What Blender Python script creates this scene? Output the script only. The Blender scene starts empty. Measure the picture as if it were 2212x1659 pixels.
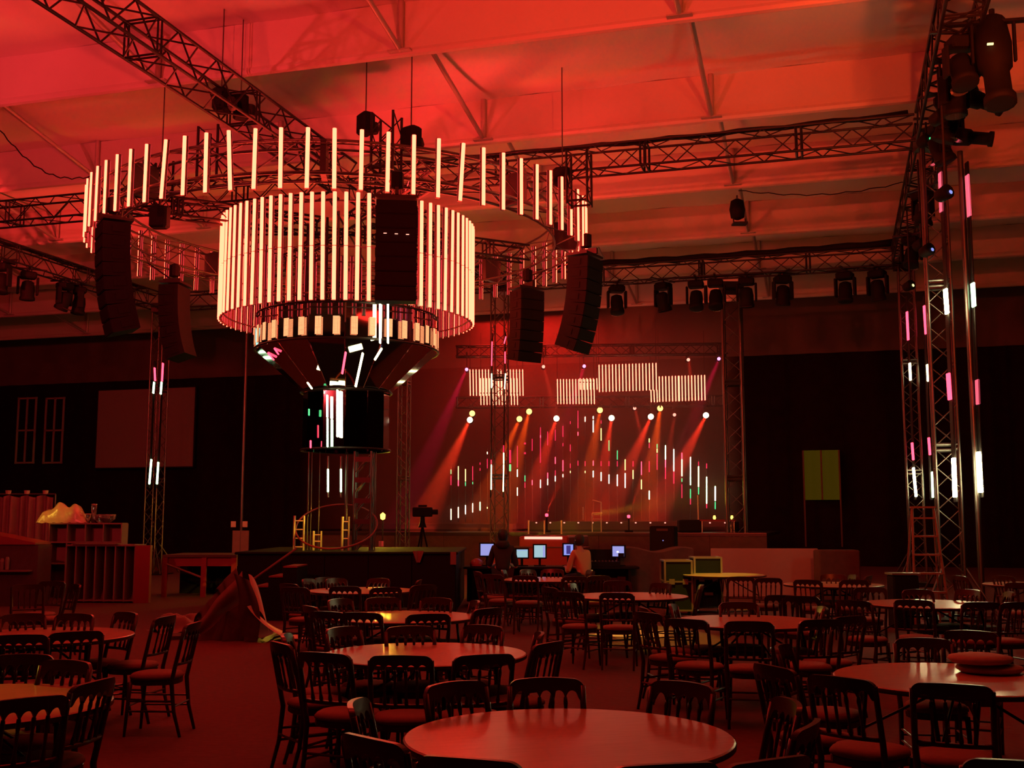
import bpy, math, random
from mathutils import Vector, Matrix, Euler
R = math.radians
random.seed(7)
SC = bpy.context.scene
COL = SC.collection

# ------------------------------------------------------------------ camera
F, PITCH, CH = 2415.0, R(6.98), 1.734
cd = bpy.data.cameras.new('camera'); cam = bpy.data.objects.new('camera', cd); COL.objects.link(cam)
cd.sensor_width = 36.0; cd.lens = 36.0 * F / 2212.0; cd.clip_end = 300
cam.location = (0, 0, CH); cam.rotation_euler = (R(90) + PITCH, 0, 0)
SC.camera = cam

# ------------------------------------------------------------------ world + view
w = bpy.data.worlds.new('world'); SC.world = w; w.use_nodes = True
w.node_tree.nodes['Background'].inputs[0].default_value = (0.5, 0.03, 0.02, 1)
w.node_tree.nodes['Background'].inputs[1].default_value = 0.01
SC.view_settings.view_transform = 'Standard'; SC.view_settings.look = 'None'
SC.view_settings.exposure = 0.0; SC.view_settings.gamma = 1.0
SC.view_settings.use_curve_mapping = False
try:
    SC.cycles.use_denoising = True
    SC.cycles.max_bounces = 6; SC.cycles.diffuse_bounces = 3; SC.cycles.glossy_bounces = 4
    SC.cycles.volume_bounces = 0; SC.cycles.transparent_max_bounces = 6
    SC.cycles.sample_clamp_indirect = 12.0
    SC.cycles.caustics_reflective = False; SC.cycles.caustics_refractive = False
except Exception:
    pass

# ------------------------------------------------------------------ frames
YAW = R(16.2)
def H(u, v, z=0.0):                       # hall frame (u across, v along the hall) -> world
    return Vector((u * math.cos(YAW) + v * math.sin(YAW), -u * math.sin(YAW) + v * math.cos(YAW), z))
HROT = -YAW
def ray(px, py):
    x = (px - 1106) / F; y = (829.5 - py) / F
    c, s = math.cos(PITCH), math.sin(PITCH)
    return Vector((x, c - y * s, s + y * c))
def at_y(px, py, Y):
    d = ray(px, py); return Vector((0, 0, CH)) + d * (Y / d.y)
def at_z(px, py, z):
    d = ray(px, py); return Vector((0, 0, CH)) + d * ((z - CH) / d.z)
def at_v(px, py, v):
    d = ray(px, py); dv = d.x * math.sin(YAW) + d.y * math.cos(YAW)
    return Vector((0, 0, CH)) + d * (v / dv)
def at_u(px, py, u):
    d = ray(px, py); du = d.x * math.cos(YAW) - d.y * math.sin(YAW)
    return Vector((0, 0, CH)) + d * (u / du)
def uv_of(p): return (p.x * math.cos(YAW) - p.y * math.sin(YAW), p.x * math.sin(YAW) + p.y * math.cos(YAW))

# ------------------------------------------------------------------ lights (ceiling washes and beams of the rig, plus added fills)
def lamp(kind, name, loc, color, power, target=None, size=0.3, angle=60, blend=0.6):
    ld = bpy.data.lights.new(name, kind); ld.color = color; ld.energy = power
    if kind == 'SPOT': ld.spot_size = R(angle); ld.spot_blend = blend; ld.shadow_soft_size = size
    elif kind == 'AREA': ld.shape = 'DISK'; ld.size = size
    else: ld.shadow_soft_size = size
    o = bpy.data.objects.new(name, ld); COL.objects.link(o); o.location = loc
    if target is not None:
        o.rotation_euler = (Vector(target) - Vector(loc)).to_track_quat('-Z', 'Y').to_euler()
    return o
PURE = (1.0, 0.022, 0.014); RED = (1.0, 0.030, 0.024); PINK = (1.0, 0.04, 0.05); ORG = (1.0, 0.075, 0.014)
WASH = [  # uplights of the rig behind and beside the camera, aimed at the roof lining
    (H(-13, 4.0, 6.4), H(-17, 17.0, 10.8), PINK, 3600, 92),
    (H(-6.0, 3.0, 6.2), H(-7.0, 18.0, 10.8), RED, 3800, 88),
    (H(1.5, 4.0, 6.4), H(2.0, 19.0, 10.8), ORG, 3900, 88),
    (H(-14, 7.0, 5.5), H(-16.5, 15.2, 10.8), PINK, 1700, 42),
    (H(-9, 6.0, 5.5), H(-10.0, 15.5, 10.8), RED, 1300, 40),
    (H(-3.5, 7.0, 6.0), H(-3.5, 15.5, 10.8), RED, 1500, 44),
    (H(2.5, 12.0, 6.5), H(1.5, 20.6, 10.8), ORG, 1500, 50),
    (H(-20, 20, 7.5), H(-26, 34.0, 10.8), RED, 2000, 100),
    (H(-8.0, 18, 7.2), H(-6, 31.0, 10.8), RED, 1100, 110),
]
for i, (a, b, c, p, an) in enumerate(WASH):
    lamp('SPOT', 'ceiling_wash', a, c, p, b, 0.10, an, 0.7)
lamp('AREA', 'room_fill', H(-5, 7, 8.6), PURE, 115, H(-4.5, 7.5, 0), 3.0)  # added overhead fill for tables and floor, not a rig fixture
lamp('AREA', 'room_fill', H(-9, 15, 6.0), PURE, 75, H(-8.6, 14, 0), 3.0)
lamp('AREA', 'room_fill', H(1, 12, 8.0), PURE, 80, H(1, 11.5, 0), 3.0)
lamp('AREA', 'stage_fill', H(-10.2, 37.2, 8.9), PURE, 520, H(-9.8, 39.5, 1.4), 4.0)  # added area fill for the red glow over the stage
lamp('SPOT', 'added_amber_spot', H(-3, 15, 4.5), (1.0, .62, .04), 2600, at_y(690, 1150, 22.4), .05, 6.5, .3)
lamp('SPOT', 'added_amber_spot', H(-9, 27, 2.6), (1.0, .55, .04), 1800, at_y(350, 1140, 36.9), .05, 9, .3)
lamp('SPOT', 'added_amber_spot', H(-9, 22, 2.2), (1.0, .55, .04), 1300, at_y(518, 1060, 30.0), .05, 9, .5)
lamp('SPOT', 'added_amber_spot', H(-8, 36.2, 1.9), (1.0, .7, .04), 900, at_y(1585, 1060, 35.0), .05, 14, .5)
lamp('SPOT', 'added_amber_spot', H(-20, 14, 5), (1.0, .6, .05), 900, at_y(110, 1095, 25.8), .05, 8, .6)
lamp('SPOT', 'added_amber_spot', H(-13, 9, 6), (1.0, .6, .05), 900, at_z(-20, 1500, .75), .05, 5, .3)
lamp('POINT', 'amber_lamp_glow', at_y(827, 1112, 29.0), (1.0, 0.62, 0.04), 500, None, 0.08)
lamp('SPOT', 'amber_floor_beam', H(-17, 24.0, 8.0), (1.0, 0.6, 0.05), 9000, at_z(562, 1372, 0.0), 0.1, 5, 0.3)
lamp('SPOT', 'amber_floor_beam', H(-8.5, 30.0, 8.0), (1.0, 0.55, 0.05), 5000, at_z(1390, 1372, 0.0), 0.1, 8, 0.3)
lamp('SPOT', 'amber_case_beam', H(-3.0, 16.0, 8.0), (1.0, 0.85, 0.05), 2500, at_y(1530, 1225, 21.0), 0.1, 12, 0.3)

# ------------------------------------------------------------------ materials
MATS = {}
def mat(name, col, rough=0.6, metal=0.0, emit=None, es=0.0, noise=0.0, nscale=8.0, bump=0.0, spec=0.5, trans=0.0):
    if name in MATS: return MATS[name]
    m = bpy.data.materials.new(name); m.use_nodes = True; nt = m.node_tree
    b = nt.nodes['Principled BSDF']
    b.inputs['Base Color'].default_value = (*col, 1); b.inputs['Roughness'].default_value = rough
    b.inputs['Metallic'].default_value = metal; b.inputs['Specular IOR Level'].default_value = spec
    if trans: b.inputs['Transmission Weight'].default_value = trans
    if emit: b.inputs['Emission Color'].default_value = (*emit, 1); b.inputs['Emission Strength'].default_value = es
    if noise or bump:
        tc = nt.nodes.new('ShaderNodeTexCoord'); n = nt.nodes.new('ShaderNodeTexNoise')
        n.inputs['Scale'].default_value = nscale; n.inputs['Detail'].default_value = 5
        nt.links.new(tc.outputs['Object'], n.inputs['Vector'])
        if noise:
            mx = nt.nodes.new('ShaderNodeMix'); mx.data_type = 'RGBA'
            mx.inputs['A'].default_value = tuple(c * (1 - noise) for c in col) + (1,)
            mx.inputs['B'].default_value = tuple(min(1, c * (1 + noise)) for c in col) + (1,)
            nt.links.new(n.outputs['Fac'], mx.inputs['Factor']); nt.links.new(mx.outputs['Result'], b.inputs['Base Color'])
        if bump:
            bp = nt.nodes.new('ShaderNodeBump'); bp.inputs['Strength'].default_value = bump; bp.inputs['Distance'].default_value = 0.02
            nt.links.new(n.outputs['Fac'], bp.inputs['Height']); nt.links.new(bp.outputs['Normal'], b.inputs['Normal'])
    MATS[name] = m; return m
M_ceil = mat('roof_lining', (0.80, 0.78, 0.74), 0.85, noise=0.05, nscale=0.8)
M_beam = mat('roof_beam', (0.52, 0.50, 0.47), 0.45, noise=0.05, nscale=2)
M_strut = mat('roof_strut', (0.40, 0.38, 0.36), 0.4, 0.3, noise=0.1)
M_floor = mat('carpet', (0.10, 0.022, 0.024), 0.9, noise=0.35, nscale=14, bump=0.3)
M_vinyl = mat('pale_vinyl', (0.55, 0.5, 0.42), 0.5, noise=0.1)
M_wall = mat('black_drape', (0.014, 0.006, 0.005), 1.0, spec=0.0, noise=0.4, nscale=3)
M_screen = mat('screen_cloth', (0.24, 0.22, 0.21), 0.8, noise=0.05)
M_truss = mat('truss_black', (0.03, 0.026, 0.026), 0.4, 0.6, noise=0.2)
M_alu = mat('truss_aluminium', (0.13, 0.12, 0.115), 0.38, 0.85, noise=0.15, nscale=20)
M_black = mat('black_plastic', (0.006, 0.006, 0.006), 0.75, noise=0.3, spec=0.2)
M_house = mat('strip_housing', (0.16, 0.13, 0.13), 0.35, 0.5)
M_wood = mat('dark_chair_wood', (0.055, 0.020, 0.013), 0.32, noise=0.4, nscale=12)
M_pad = mat('seat_fabric', (0.23, 0.12, 0.10), 0.85, noise=0.15, nscale=30)
M_mirror = mat('mirror_panel', (0.60, 0.57, 0.55), 0.04, 1.0)
M_drape = mat('cloth_dark', (0.08, 0.045, 0.04), 0.85, noise=0.3)
M_cream = mat('cloth_cream', (0.62, 0.56, 0.46), 0.8, noise=0.12)
M_ply = mat('painted_board', (0.22, 0.14, 0.12), 0.6, noise=0.15)
M_white = mat('white_board', (0.36, 0.30, 0.28), 0.7, noise=0.05)
M_glass = mat('clear_glass', (0.9, 0.9, 0.85), 0.05, trans=0.9)
M_plastic = mat('plastic_wrap', (0.55, 0.48, 0.30), 0.25, noise=0.3, nscale=6, bump=0.6)
M_stage = mat('stage_deck', (0.03, 0.025, 0.025), 0.3, noise=0.3)
M_skin = mat('skin', (0.45, 0.27, 0.20), 0.6)
M_hair = mat('hair', (0.02, 0.015, 0.012), 0.6)
M_cloth_black = mat('black_cloth', (0.02, 0.018, 0.02), 0.8)
M_shirt = mat('tshirt', (0.50, 0.33, 0.16), 0.8)
M_red_paint_light = mat('red_paint_and_light', (0.24, 0.02, 0.02), 0.45)
M_case = mat('flight_case_panel', (0.006, 0.006, 0.006), 0.7, spec=0.2)
M_caseedge = mat('flight_case_edge', (0.55, 0.54, 0.50), 0.3, 0.9)

def emi(name, col, s, lit=True):
    m = mat(name, (0.02, 0.02, 0.02), 0.4, emit=col, es=s)
    if not lit: m.cycles.emission_sampling = 'NONE'
    return m
E_pink = emi('led_warm', (1.0, 0.042, 0.020), 19.0)        # overexposed red pixels read pale yellow
E_wall = emi('led_wall', (1.0, 0.22, 0.12), 4.5, False)
E_pinkdim = emi('led_red_edge', (1.0, 0.05, 0.06), 0.9, False)
E_white = emi('led_white', (1.0, 0.90, 0.42), 9.0)
E_hot = emi('led_white_hot', (1.0, 0.88, 0.42), 62.0)
E_wg = emi('led_white_green', (0.55, 1.0, 0.50), 7.0)
E_green = emi('led_green', (0.06, 0.85, 0.28), 1.3, False)
E_yellow = emi('led_yellow', (1.0, 0.82, 0.28), 2.2, False)
E_red = emi('led_red', (1.0, 0.02, 0.09), 1.1, False)
E_redw = emi('led_red_hot', (1.0, 0.04, 0.08), 5.5)
E_cyan = emi('led_cyan', (0.25, 0.9, 0.7), 2.0, False)
E_spotw = emi('lens_white', (1.0, 0.82, 0.55), 5.0, False)
E_spoty = emi('lens_yellow', (1.0, 0.62, 0.16), 2.5, False)
E_spotm = emi('lens_magenta', (1.0, 0.30, 0.75), 2.5, False)
E_spotp = emi('lens_pink', (1.0, 0.35, 0.25), 2.0, False)
E_blue = emi('screen_blue', (0.30, 0.38, 1.0), 0.9)
E_blue2 = emi('screen_pale', (0.34, 0.55, 0.62), 1.0)
E_amber = emi('lamp_amber', (1.0, 0.75, 0.10), 3.0)
E_win = emi('window_glow', (0.30, 0.19, 0.004), 0.11, False); E_win.node_tree.nodes['Principled BSDF'].inputs['Specular IOR Level'].default_value = 0.0
def grid_led(name, col, s, sc):
    """LED panel with a visible pixel grid"""
    m = bpy.data.materials.new(name); m.use_nodes = True; nt = m.node_tree; b = nt.nodes['Principled BSDF']
    b.inputs['Base Color'].default_value = (0.03, 0.01, 0.01, 1)
    tc = nt.nodes.new('ShaderNodeTexCoord'); mp = nt.nodes.new('ShaderNodeMapping'); mp.inputs['Scale'].default_value = sc
    nt.links.new(tc.outputs['Generated'], mp.inputs['Vector'])
    sp = nt.nodes.new('ShaderNodeSeparateXYZ'); nt.links.new(mp.outputs[0], sp.inputs[0])
    outs = []
    for ax in ('X', 'Z'):
        f = nt.nodes.new('ShaderNodeMath'); f.operation = 'FRACT'; nt.links.new(sp.outputs[ax], f.inputs[0])
        g = nt.nodes.new('ShaderNodeMath'); g.operation = 'GREATER_THAN'; g.inputs[1].default_value = 0.28
        nt.links.new(f.outputs[0], g.inputs[0]); outs.append(g)
    mu = nt.nodes.new('ShaderNodeMath'); mu.operation = 'MULTIPLY'
    nt.links.new(outs[0].outputs[0], mu.inputs[0]); nt.links.new(outs[1].outputs[0], mu.inputs[1])
    m2 = nt.nodes.new('ShaderNodeMath'); m2.operation = 'MULTIPLY_ADD'; m2.inputs[1].default_value = s * 0.9; m2.inputs[2].default_value = s * 0.1
    nt.links.new(mu.outputs[0], m2.inputs[0])
    b.inputs['Emission Color'].default_value = (*col, 1); nt.links.new(m2.outputs[0], b.inputs['Emission Strength'])
    return m
E_gridrefl = grid_led('reflected_grid_warm', (1.0, 0.30, 0.12), 3.0, (6, 1, 14))
E_gridred = grid_led('led_grid_red', (1.0, 0.10, 0.16), 2.6, (4, 1, 44))

def wood_top():
    m = bpy.data.materials.new('table_laminate'); m.use_nodes = True; nt = m.node_tree; b = nt.nodes['Principled BSDF']
    tc = nt.nodes.new('ShaderNodeTexCoord'); mp = nt.nodes.new('ShaderNodeMapping'); mp.inputs['Scale'].default_value = (2.2, 26, 2)
    n = nt.nodes.new('ShaderNodeTexNoise'); n.inputs['Scale'].default_value = 2.2; n.inputs['Detail'].default_value = 6
    cr = nt.nodes.new('ShaderNodeValToRGB')
    cr.color_ramp.elements[0].color = (0.50, 0.33, 0.24, 1); cr.color_ramp.elements[0].position = 0.3
    cr.color_ramp.elements[1].color = (0.57, 0.385, 0.28, 1); cr.color_ramp.elements[1].position = 0.7
    nt.links.new(tc.outputs['Object'], mp.inputs[0]); nt.links.new(mp.outputs[0], n.inputs['Vector'])
    nt.links.new(n.outputs['Fac'], cr.inputs[0]); nt.links.new(cr.outputs[0], b.inputs['Base Color'])
    b.inputs['Roughness'].default_value = 0.25; b.inputs['Specular IOR Level'].default_value = 0.6
    return m
M_top = wood_top()

# ------------------------------------------------------------------ mesh helpers
def frame_of(d):
    d = d.normalized(); a = Vector((0, 0, 1)) if abs(d.z) < 0.95 else Vector((1, 0, 0))
    x = d.cross(a).normalized(); return x, d.cross(x).normalized()
class MB:
    def __init__(s): s.v = []; s.f = []; s.mi = []; s.m = 0
    def quad(s, *ids): s.f.append(tuple(ids)); s.mi.append(s.m)
    def add(s, vs, fs):
        o = len(s.v); s.v += [tuple(p) for p in vs]
        for f in fs: s.f.append(tuple(i + o for i in f)); s.mi.append(s.m)
        return s
    def box(s, c, sz, rot=None):
        c = Vector(c); h = Vector(sz) / 2
        vs = [Vector((x * h.x, y * h.y, z * h.z)) for x in (-1, 1) for y in (-1, 1) for z in (-1, 1)]
        if rot is not None:
            vs = [rot @ p for p in vs]
        return s.add([p + c for p in vs], [(0, 1, 3, 2), (4, 6, 7, 5), (0, 4, 5, 1), (2, 3, 7, 6), (0, 2, 6, 4), (1, 5, 7, 3)])
    def bbox(s, c, sz, b=0.01, rot=None):
        """box with chamfered vertical edges and top"""
        hx, hy, hz = sz[0] / 2, sz[1] / 2, sz[2] / 2; vs = []; c = Vector(c)
        def ringp(k, z): return [(-hx + k, -hy, z), (hx - k, -hy, z), (hx, -hy + k, z), (hx, hy - k, z), (hx - k, hy, z), (-hx + k, hy, z), (-hx, hy - k, z), (-hx, -hy + k, z)]
        r0 = [(x * (1 - b / hx), y * (1 - b / hy), -hz) for x, y, z in ringp(b, 0)]
        r3 = [(x * (1 - b / hx), y * (1 - b / hy), hz) for x, y, z in ringp(b, 0)]
        for rg in (r0, ringp(b, -hz + b), ringp(b, hz - b), r3): vs += [Vector(p) for p in rg]
        if rot is not None: vs = [rot @ p for p in vs]
        fs = [tuple(range(7, -1, -1)), tuple(range(24, 32))]
        for k in range(3):
            for i in range(8): fs.append((k * 8 + i, k * 8 + (i + 1) % 8, k * 8 + 8 + (i + 1) % 8, k * 8 + 8 + i))
        return s.add([p + c for p in vs], fs)
    def tube(s, p0, p1, r0, r1=None, n=6):
        return s.path([p0, p1], [r0, r0 if r1 is None else r1], n)
    def path(s, pts, rs, n=6, closed=False):
        pts = [Vector(p) for p in pts]
        if not isinstance(rs, (list, tuple)): rs = [rs] * len(pts)
        vs = []; L = len(pts); prev = None
        for i, p in enumerate(pts):
            if closed: d = pts[(i + 1) % L] - pts[i - 1]
            else: d = pts[min(i + 1, L - 1)] - pts[max(i - 1, 0)]
            d = d.normalized()
            if prev is None: x, y = frame_of(d)
            else:
                x = (prev - d * prev.dot(d))
                x = x.normalized() if x.length > 1e-6 else frame_of(d)[0]
                y = d.cross(x)
            prev = x
            for k in range(n):
                a = 2 * math.pi * k / n; vs.append(p + (x * math.cos(a) + y * math.sin(a)) * rs[i])
        fs = []
        for i in range(L if closed else L - 1):
            j = (i + 1) % L
            for k in range(n): fs.append((i * n + k, i * n + (k + 1) % n, j * n + (k + 1) % n, j * n + k))
        if not closed: fs += [tuple(range(n - 1, -1, -1)), tuple((L - 1) * n + k for k in range(n))]
        return s.add(vs, fs)
    def lathe(s, prof, n=16, c=(0, 0, 0), a0=0.0, a1=None, caps=True):
        c = Vector(c); full = a1 is None; a1 = 2 * math.pi if full else a1
        N = n if full else n + 1; vs = []
        for r, z in prof:
            for k in range(N):
                a = a0 + (a1 - a0) * k / n; vs.append(c + Vector((r * math.cos(a), r * math.sin(a), z)))
        fs = []
        for i in range(len(prof) - 1):
            for k in range(n): fs.append((i * N + k, i * N + (k + 1) % N, (i + 1) * N + (k + 1) % N, (i + 1) * N + k))
        if caps and full: fs += [tuple(range(n - 1, -1, -1)), tuple((len(prof) - 1) * N + k for k in range(n))]
        return s.add(vs, fs)
    def grid(s, fn, nu, nv):
        vs = [fn(i / nu, j / nv) for i in range(nu + 1) for j in range(nv + 1)]
        fs = [(i * (nv + 1) + j, (i + 1) * (nv + 1) + j, (i + 1) * (nv + 1) + j + 1, i * (nv + 1) + j + 1) for i in range(nu) for j in range(nv)]
        return s.add(vs, fs)
    def prism(s, outline, y0, y1):
        """outline in XZ extruded along Y"""
        n = len(outline); vs = [(x, y0, z) for x, z in outline] + [(x, y1, z) for x, z in outline]
        return s.add(vs, [tuple(range(n)), tuple(range(2 * n - 1, n - 1, -1))] + [(i, i + n, (i + 1) % n + n, (i + 1) % n) for i in range(n)])
    def mesh(s, name, mats, smooth=False):
        me = bpy.data.meshes.new(name); me.from_pydata(s.v, [], s.f)
        for m in (mats if isinstance(mats, (list, tuple)) else [mats]): me.materials.append(m)
        me.polygons.foreach_set('material_index', s.mi)
        if smooth: me.polygons.foreach_set('use_smooth', [True] * len(me.polygons))
        me.update(); return me
    def build(s, name, mats, parent=None, loc=(0, 0, 0), rot=(0, 0, 0), smooth=False):
        return obj(name, s.mesh(name, mats, smooth), parent, loc, rot)
def obj(name, me, parent=None, loc=(0, 0, 0), rot=(0, 0, 0), scale=(1, 1, 1)):
    o = bpy.data.objects.new(name, me); COL.objects.link(o); o.parent = parent
    o.location = loc; o.rotation_euler = rot; o.scale = scale; return o
def tag(o, label=None, cat=None, group=None, kind=None):
    if label: o['label'] = label
    if cat: o['category'] = cat
    if group: o['group'] = group
    if kind: o['kind'] = kind
    return o
def thing(name, label, cat, loc=(0, 0, 0), rz=0.0, group=None):
    o = bpy.data.objects.new(name, None); COL.objects.link(o); o.location = loc; o.rotation_euler = (0, 0, rz)
    o.empty_display_size = 0.1
    return tag(o, label, cat, group)
def copy_tree(o, parent=None):
    c = o.copy(); COL.objects.link(c); c.parent = parent
    for ch in [k for k in o.children]: copy_tree(ch, c)
    return c
_unit = {}
def rod(name, p0, p1, r, m, parent, n=6):
    """a round bar as an object of its own; alike bars share one mesh"""
    key = (m.name, n)
    if key not in _unit: _unit[key] = MB().tube((0, 0, -0.5), (0, 0, 0.5), 1.0, n=n).mesh('round_bar', m, True)
    p0, p1 = Vector(p0), Vector(p1); d = p1 - p0
    return obj(name, _unit[key], parent, (p0 + p1) / 2, d.to_track_quat('Z', 'Y').to_euler(), (r, r, d.length))
_ubox = {}
def slab(name, c, sz, m, parent, rot=(0, 0, 0)):
    if m.name not in _ubox: _ubox[m.name] = MB().box((0, 0, 0), (1, 1, 1)).mesh('flat_board', m)
    return obj(name, _ubox[m.name], parent, c, rot, sz)
ORD = ['first', 'second', 'third', 'fourth', 'fifth', 'sixth', 'seventh', 'eighth', 'ninth', 'tenth', 'eleventh', 'twelfth', 'thirteenth',
       'fourteenth', 'fifteenth', 'sixteenth', 'seventeenth', 'eighteenth', 'nineteenth', 'twentieth'] + \
      ['twenty-' + k for k in ('first', 'second', 'third', 'fourth', 'fifth', 'sixth', 'seventh', 'eighth', 'ninth')] + ['thirtieth'] + \
      ['thirty-' + k for k in ('first', 'second', 'third', 'fourth', 'fifth', 'sixth', 'seventh', 'eighth', 'ninth')]

# ------------------------------------------------------------------ the hall
U0, U1, V0, V1 = -44.0, 16.0, -8.0, 45.5
ZB, ZC = 9.85, 10.85
f = MB(); f.add([H(U0, V0, 0), H(U1, V0, 0), H(U1, V1, 0), H(U0, V1, 0)], [(0, 1, 2, 3)])
tag(f.build('floor', M_floor), 'dark red lit carpet floor of the hall', None, None, 'structure')
def wall(name, a, b, z1, m, lab, folds=True):
    n = max(12, int((b - a).length / 0.35)); d = (b - a); nrm = Vector((-d.y, d.x, 0)).normalized()
    def fn(s, t):
        k = math.sin(s * n * 1.1) * 0.05 + math.sin(s * n * 0.37) * 0.04 if folds else 0
        return a + d * s + nrm * k + Vector((0, 0, z1 * t))
    o = MB().grid(fn, n, 1).build(name, m, smooth=folds); return tag(o, lab, None, None, 'structure')
wall('wall_back', H(U0, V1, 0), H(U1, V1, 0), ZC, M_wall, 'dark draped end wall behind the stage')
wall('wall_left', H(U0, V0, 0), H(U0, V1, 0), ZC, M_wall, 'dark draped side wall')
wall('wall_right', H(U1, V1, 0), H(U1, V0, 0), ZC, M_wall, 'dark draped side wall')
wall('wall_front', H(U1, V0, 0), H(U0, V0, 0), ZC, M_wall, 'dark draped wall behind the viewer')
vb = MB().grid(lambda a, b: H(U0 + (U1 - U0) * a, V1 - .22 + .04 * math.sin(a * 260) * (1 - b), 8.3 + (ZC - 8.3) * b), 240, 1).build('trim_1', mat('gable_lining', (0.10, 0.07, 0.06), 0.9, noise=0.3, nscale=1.2), smooth=True)
tag(vb, 'dim fabric gable lining along the top of the end wall', None, None, 'structure')
ce = bpy.data.objects.new('ceiling', None); COL.objects.link(ce)
tag(ce, 'pale fabric roof lining washed with red light', None, None, 'structure')
BV = [17.57 + 4.8 * k for k in range(-5, 7)]
edges = [V0] + [v for v in BV if v < V1] + [V1]
for i in range(len(edges) - 1):
    va, vb = edges[i], edges[i + 1]; ph = i * 1.7
    def fn(s, t, va=va, vb=vb, ph=ph):
        u = U0 + (U1 - U0) * s
        z = ZC - 0.10 * math.sin(math.pi * t) + 0.035 * math.sin(u * 0.9 + ph) * math.sin(math.pi * t) + 0.02 * math.sin(u * 2.3 + 5 * t + ph)
        return H(u, va + (vb - va) * t, z)
    MB().grid(fn, 90, 10).build('lining_panel', M_ceil, ce, smooth=True)
nodes_u = [uv_of(at_v(870, 102, BV[5]))[0], uv_of(at_v(1470, 40, BV[5]))[0]]
du = nodes_u[1] - nodes_u[0]
print('node u', nodes_u, 'du', du, 'beam2 node', uv_of(at_v(1055, 302, BV[6])), uv_of(at_v(1540, 258, BV[6])), 'b3', uv_of(at_v(1590, 410, BV[7])))
node_list = []
k0 = nodes_u[0]
while k0 > U0 + 2: k0 -= du
while k0 < U1 - 1: node_list.append(k0); k0 += du
for bi, v in enumerate(BV):
    if v > V1 - 1: continue
    b = MB(); a, c = H(U0, v, 0), H(U1, v, 0)
    rot = Matrix.Rotation(HROT, 3, 'Z'); mid = (a + c) / 2; L = U1 - U0
    b.box(mid + Vector((0, 0, (ZB + 0.12 + ZC) / 2)), (L, 0.06, ZC - ZB - 0.12), rot)
    b.path([a + Vector((0, 0, ZB + 0.07)), c + Vector((0, 0, ZB + 0.07))], 0.085, 8)
    bo = b.build('ceiling_beam', M_beam, ce)
    for nu in node_list:
        if nu < -34 or nu > 12: continue
        p = H(nu, v - 0.10, ZB + 0.08)
        rod('roof_strut', p, H(nu, v - 0.10, ZC), 0.055, M_strut, bo, 8)
        rod('roof_strut', p, H(nu, v - 4.1, ZC - 0.12), 0.05, M_strut, bo, 8)
        slab('foot_plate', p + Vector((0, 0, -0.02)), (0.42, 0.2, 0.03), M_strut, bo, (0, 0, HROT))

# windows, screen and panels on the end wall
def on_wall(px, py, back=0.25): return at_v(px, py, V1 - back)
def wall_rect(x0, y0, x1, y1, back=0.25):
    a = on_wall(x0, y1, back); b = on_wall(x1, y0, back); ua, ub = uv_of(a)[0], uv_of(b)[0]
    return ua, ub, a.z, b.z
ua, ub, za, zb = wall_rect(205, 835, 424, 1012, 0.5)
s = thing('projection_screen', 'large blank rectangular screen hanging on the dark end wall left of the stage', 'screen', H((ua + ub) / 2, V1 - 0.5, za), HROT)
MB().box((0, 0, (zb - za) / 2), (ub - ua, 0.03, zb - za)).build('cloth', M_screen, s)
fr = MB()
for sx in (-1, 1): fr.box((sx * (ub - ua) / 2, 0, (zb - za) / 2), (0.06, 0.07, zb - za + 0.06))
for z in (0, zb - za): fr.box((0, 0, z), (ub - ua + 0.06, 0.07, 0.06))
fr.build('frame', M_truss, s)
ua, ub, za, zb = wall_rect(1738, 972, 1812, 1080, 0.3)
s = tag(MB().box((0, 0, 0), (0.02, 0.02, 0.02)).build('window_1', M_truss, None, H((ua + ub) / 2, V1 - 0.3, za), (0, 0, HROT)), 'dim amber lit window with two curtained halves', None, None, 'structure')
W_, H_ = ub - ua, zb - za
for sx in (-1, 1):
    MB().grid(lambda a, b, sx=sx: Vector((sx * W_ / 4 + (a - .5) * W_ / 2 * .94, -0.03 + 0.02 * math.sin(a * 11), b * H_)), 24, 1).build('window_pane', E_win, s, smooth=True)
for x in (-W_ / 2, 0, W_ / 2): slab('window_frame', (x, -0.06, H_ / 2 - 0.9 * (x != 0)), (0.06, 0.08, H_ + 1.8 * (x != 0)), M_truss, s)
for n_, (x0, y0, x1, y1) in enumerate([(35, 860, 80, 1000), (95, 860, 140, 1000)]):
    ua, ub, za, zb = wall_rect(x0, y0, x1, y1, 0.2)
    s = tag(MB().box((0, 0, (zb - za) / 2), (ub - ua, 0.04, zb - za)).build('window_%d' % (n_ + 2), M_black, None, H((ua + ub) / 2, V1 - 0.2, za), (0, 0, HROT)), 'unlit window in the dark end wall', None, None, 'structure')
    for x in (-(ub - ua) / 2, 0, (ub - ua) / 2): slab('window_frame', (x, -0.04, (zb - za) / 2), (0.08, 0.06, zb - za + .1), M_strut, s)
    for z in (0, (zb - za) / 2, zb - za): slab('window_frame', (0, -0.04, z), (ub - ua + .1, 0.06, 0.08), M_strut, s)

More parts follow.
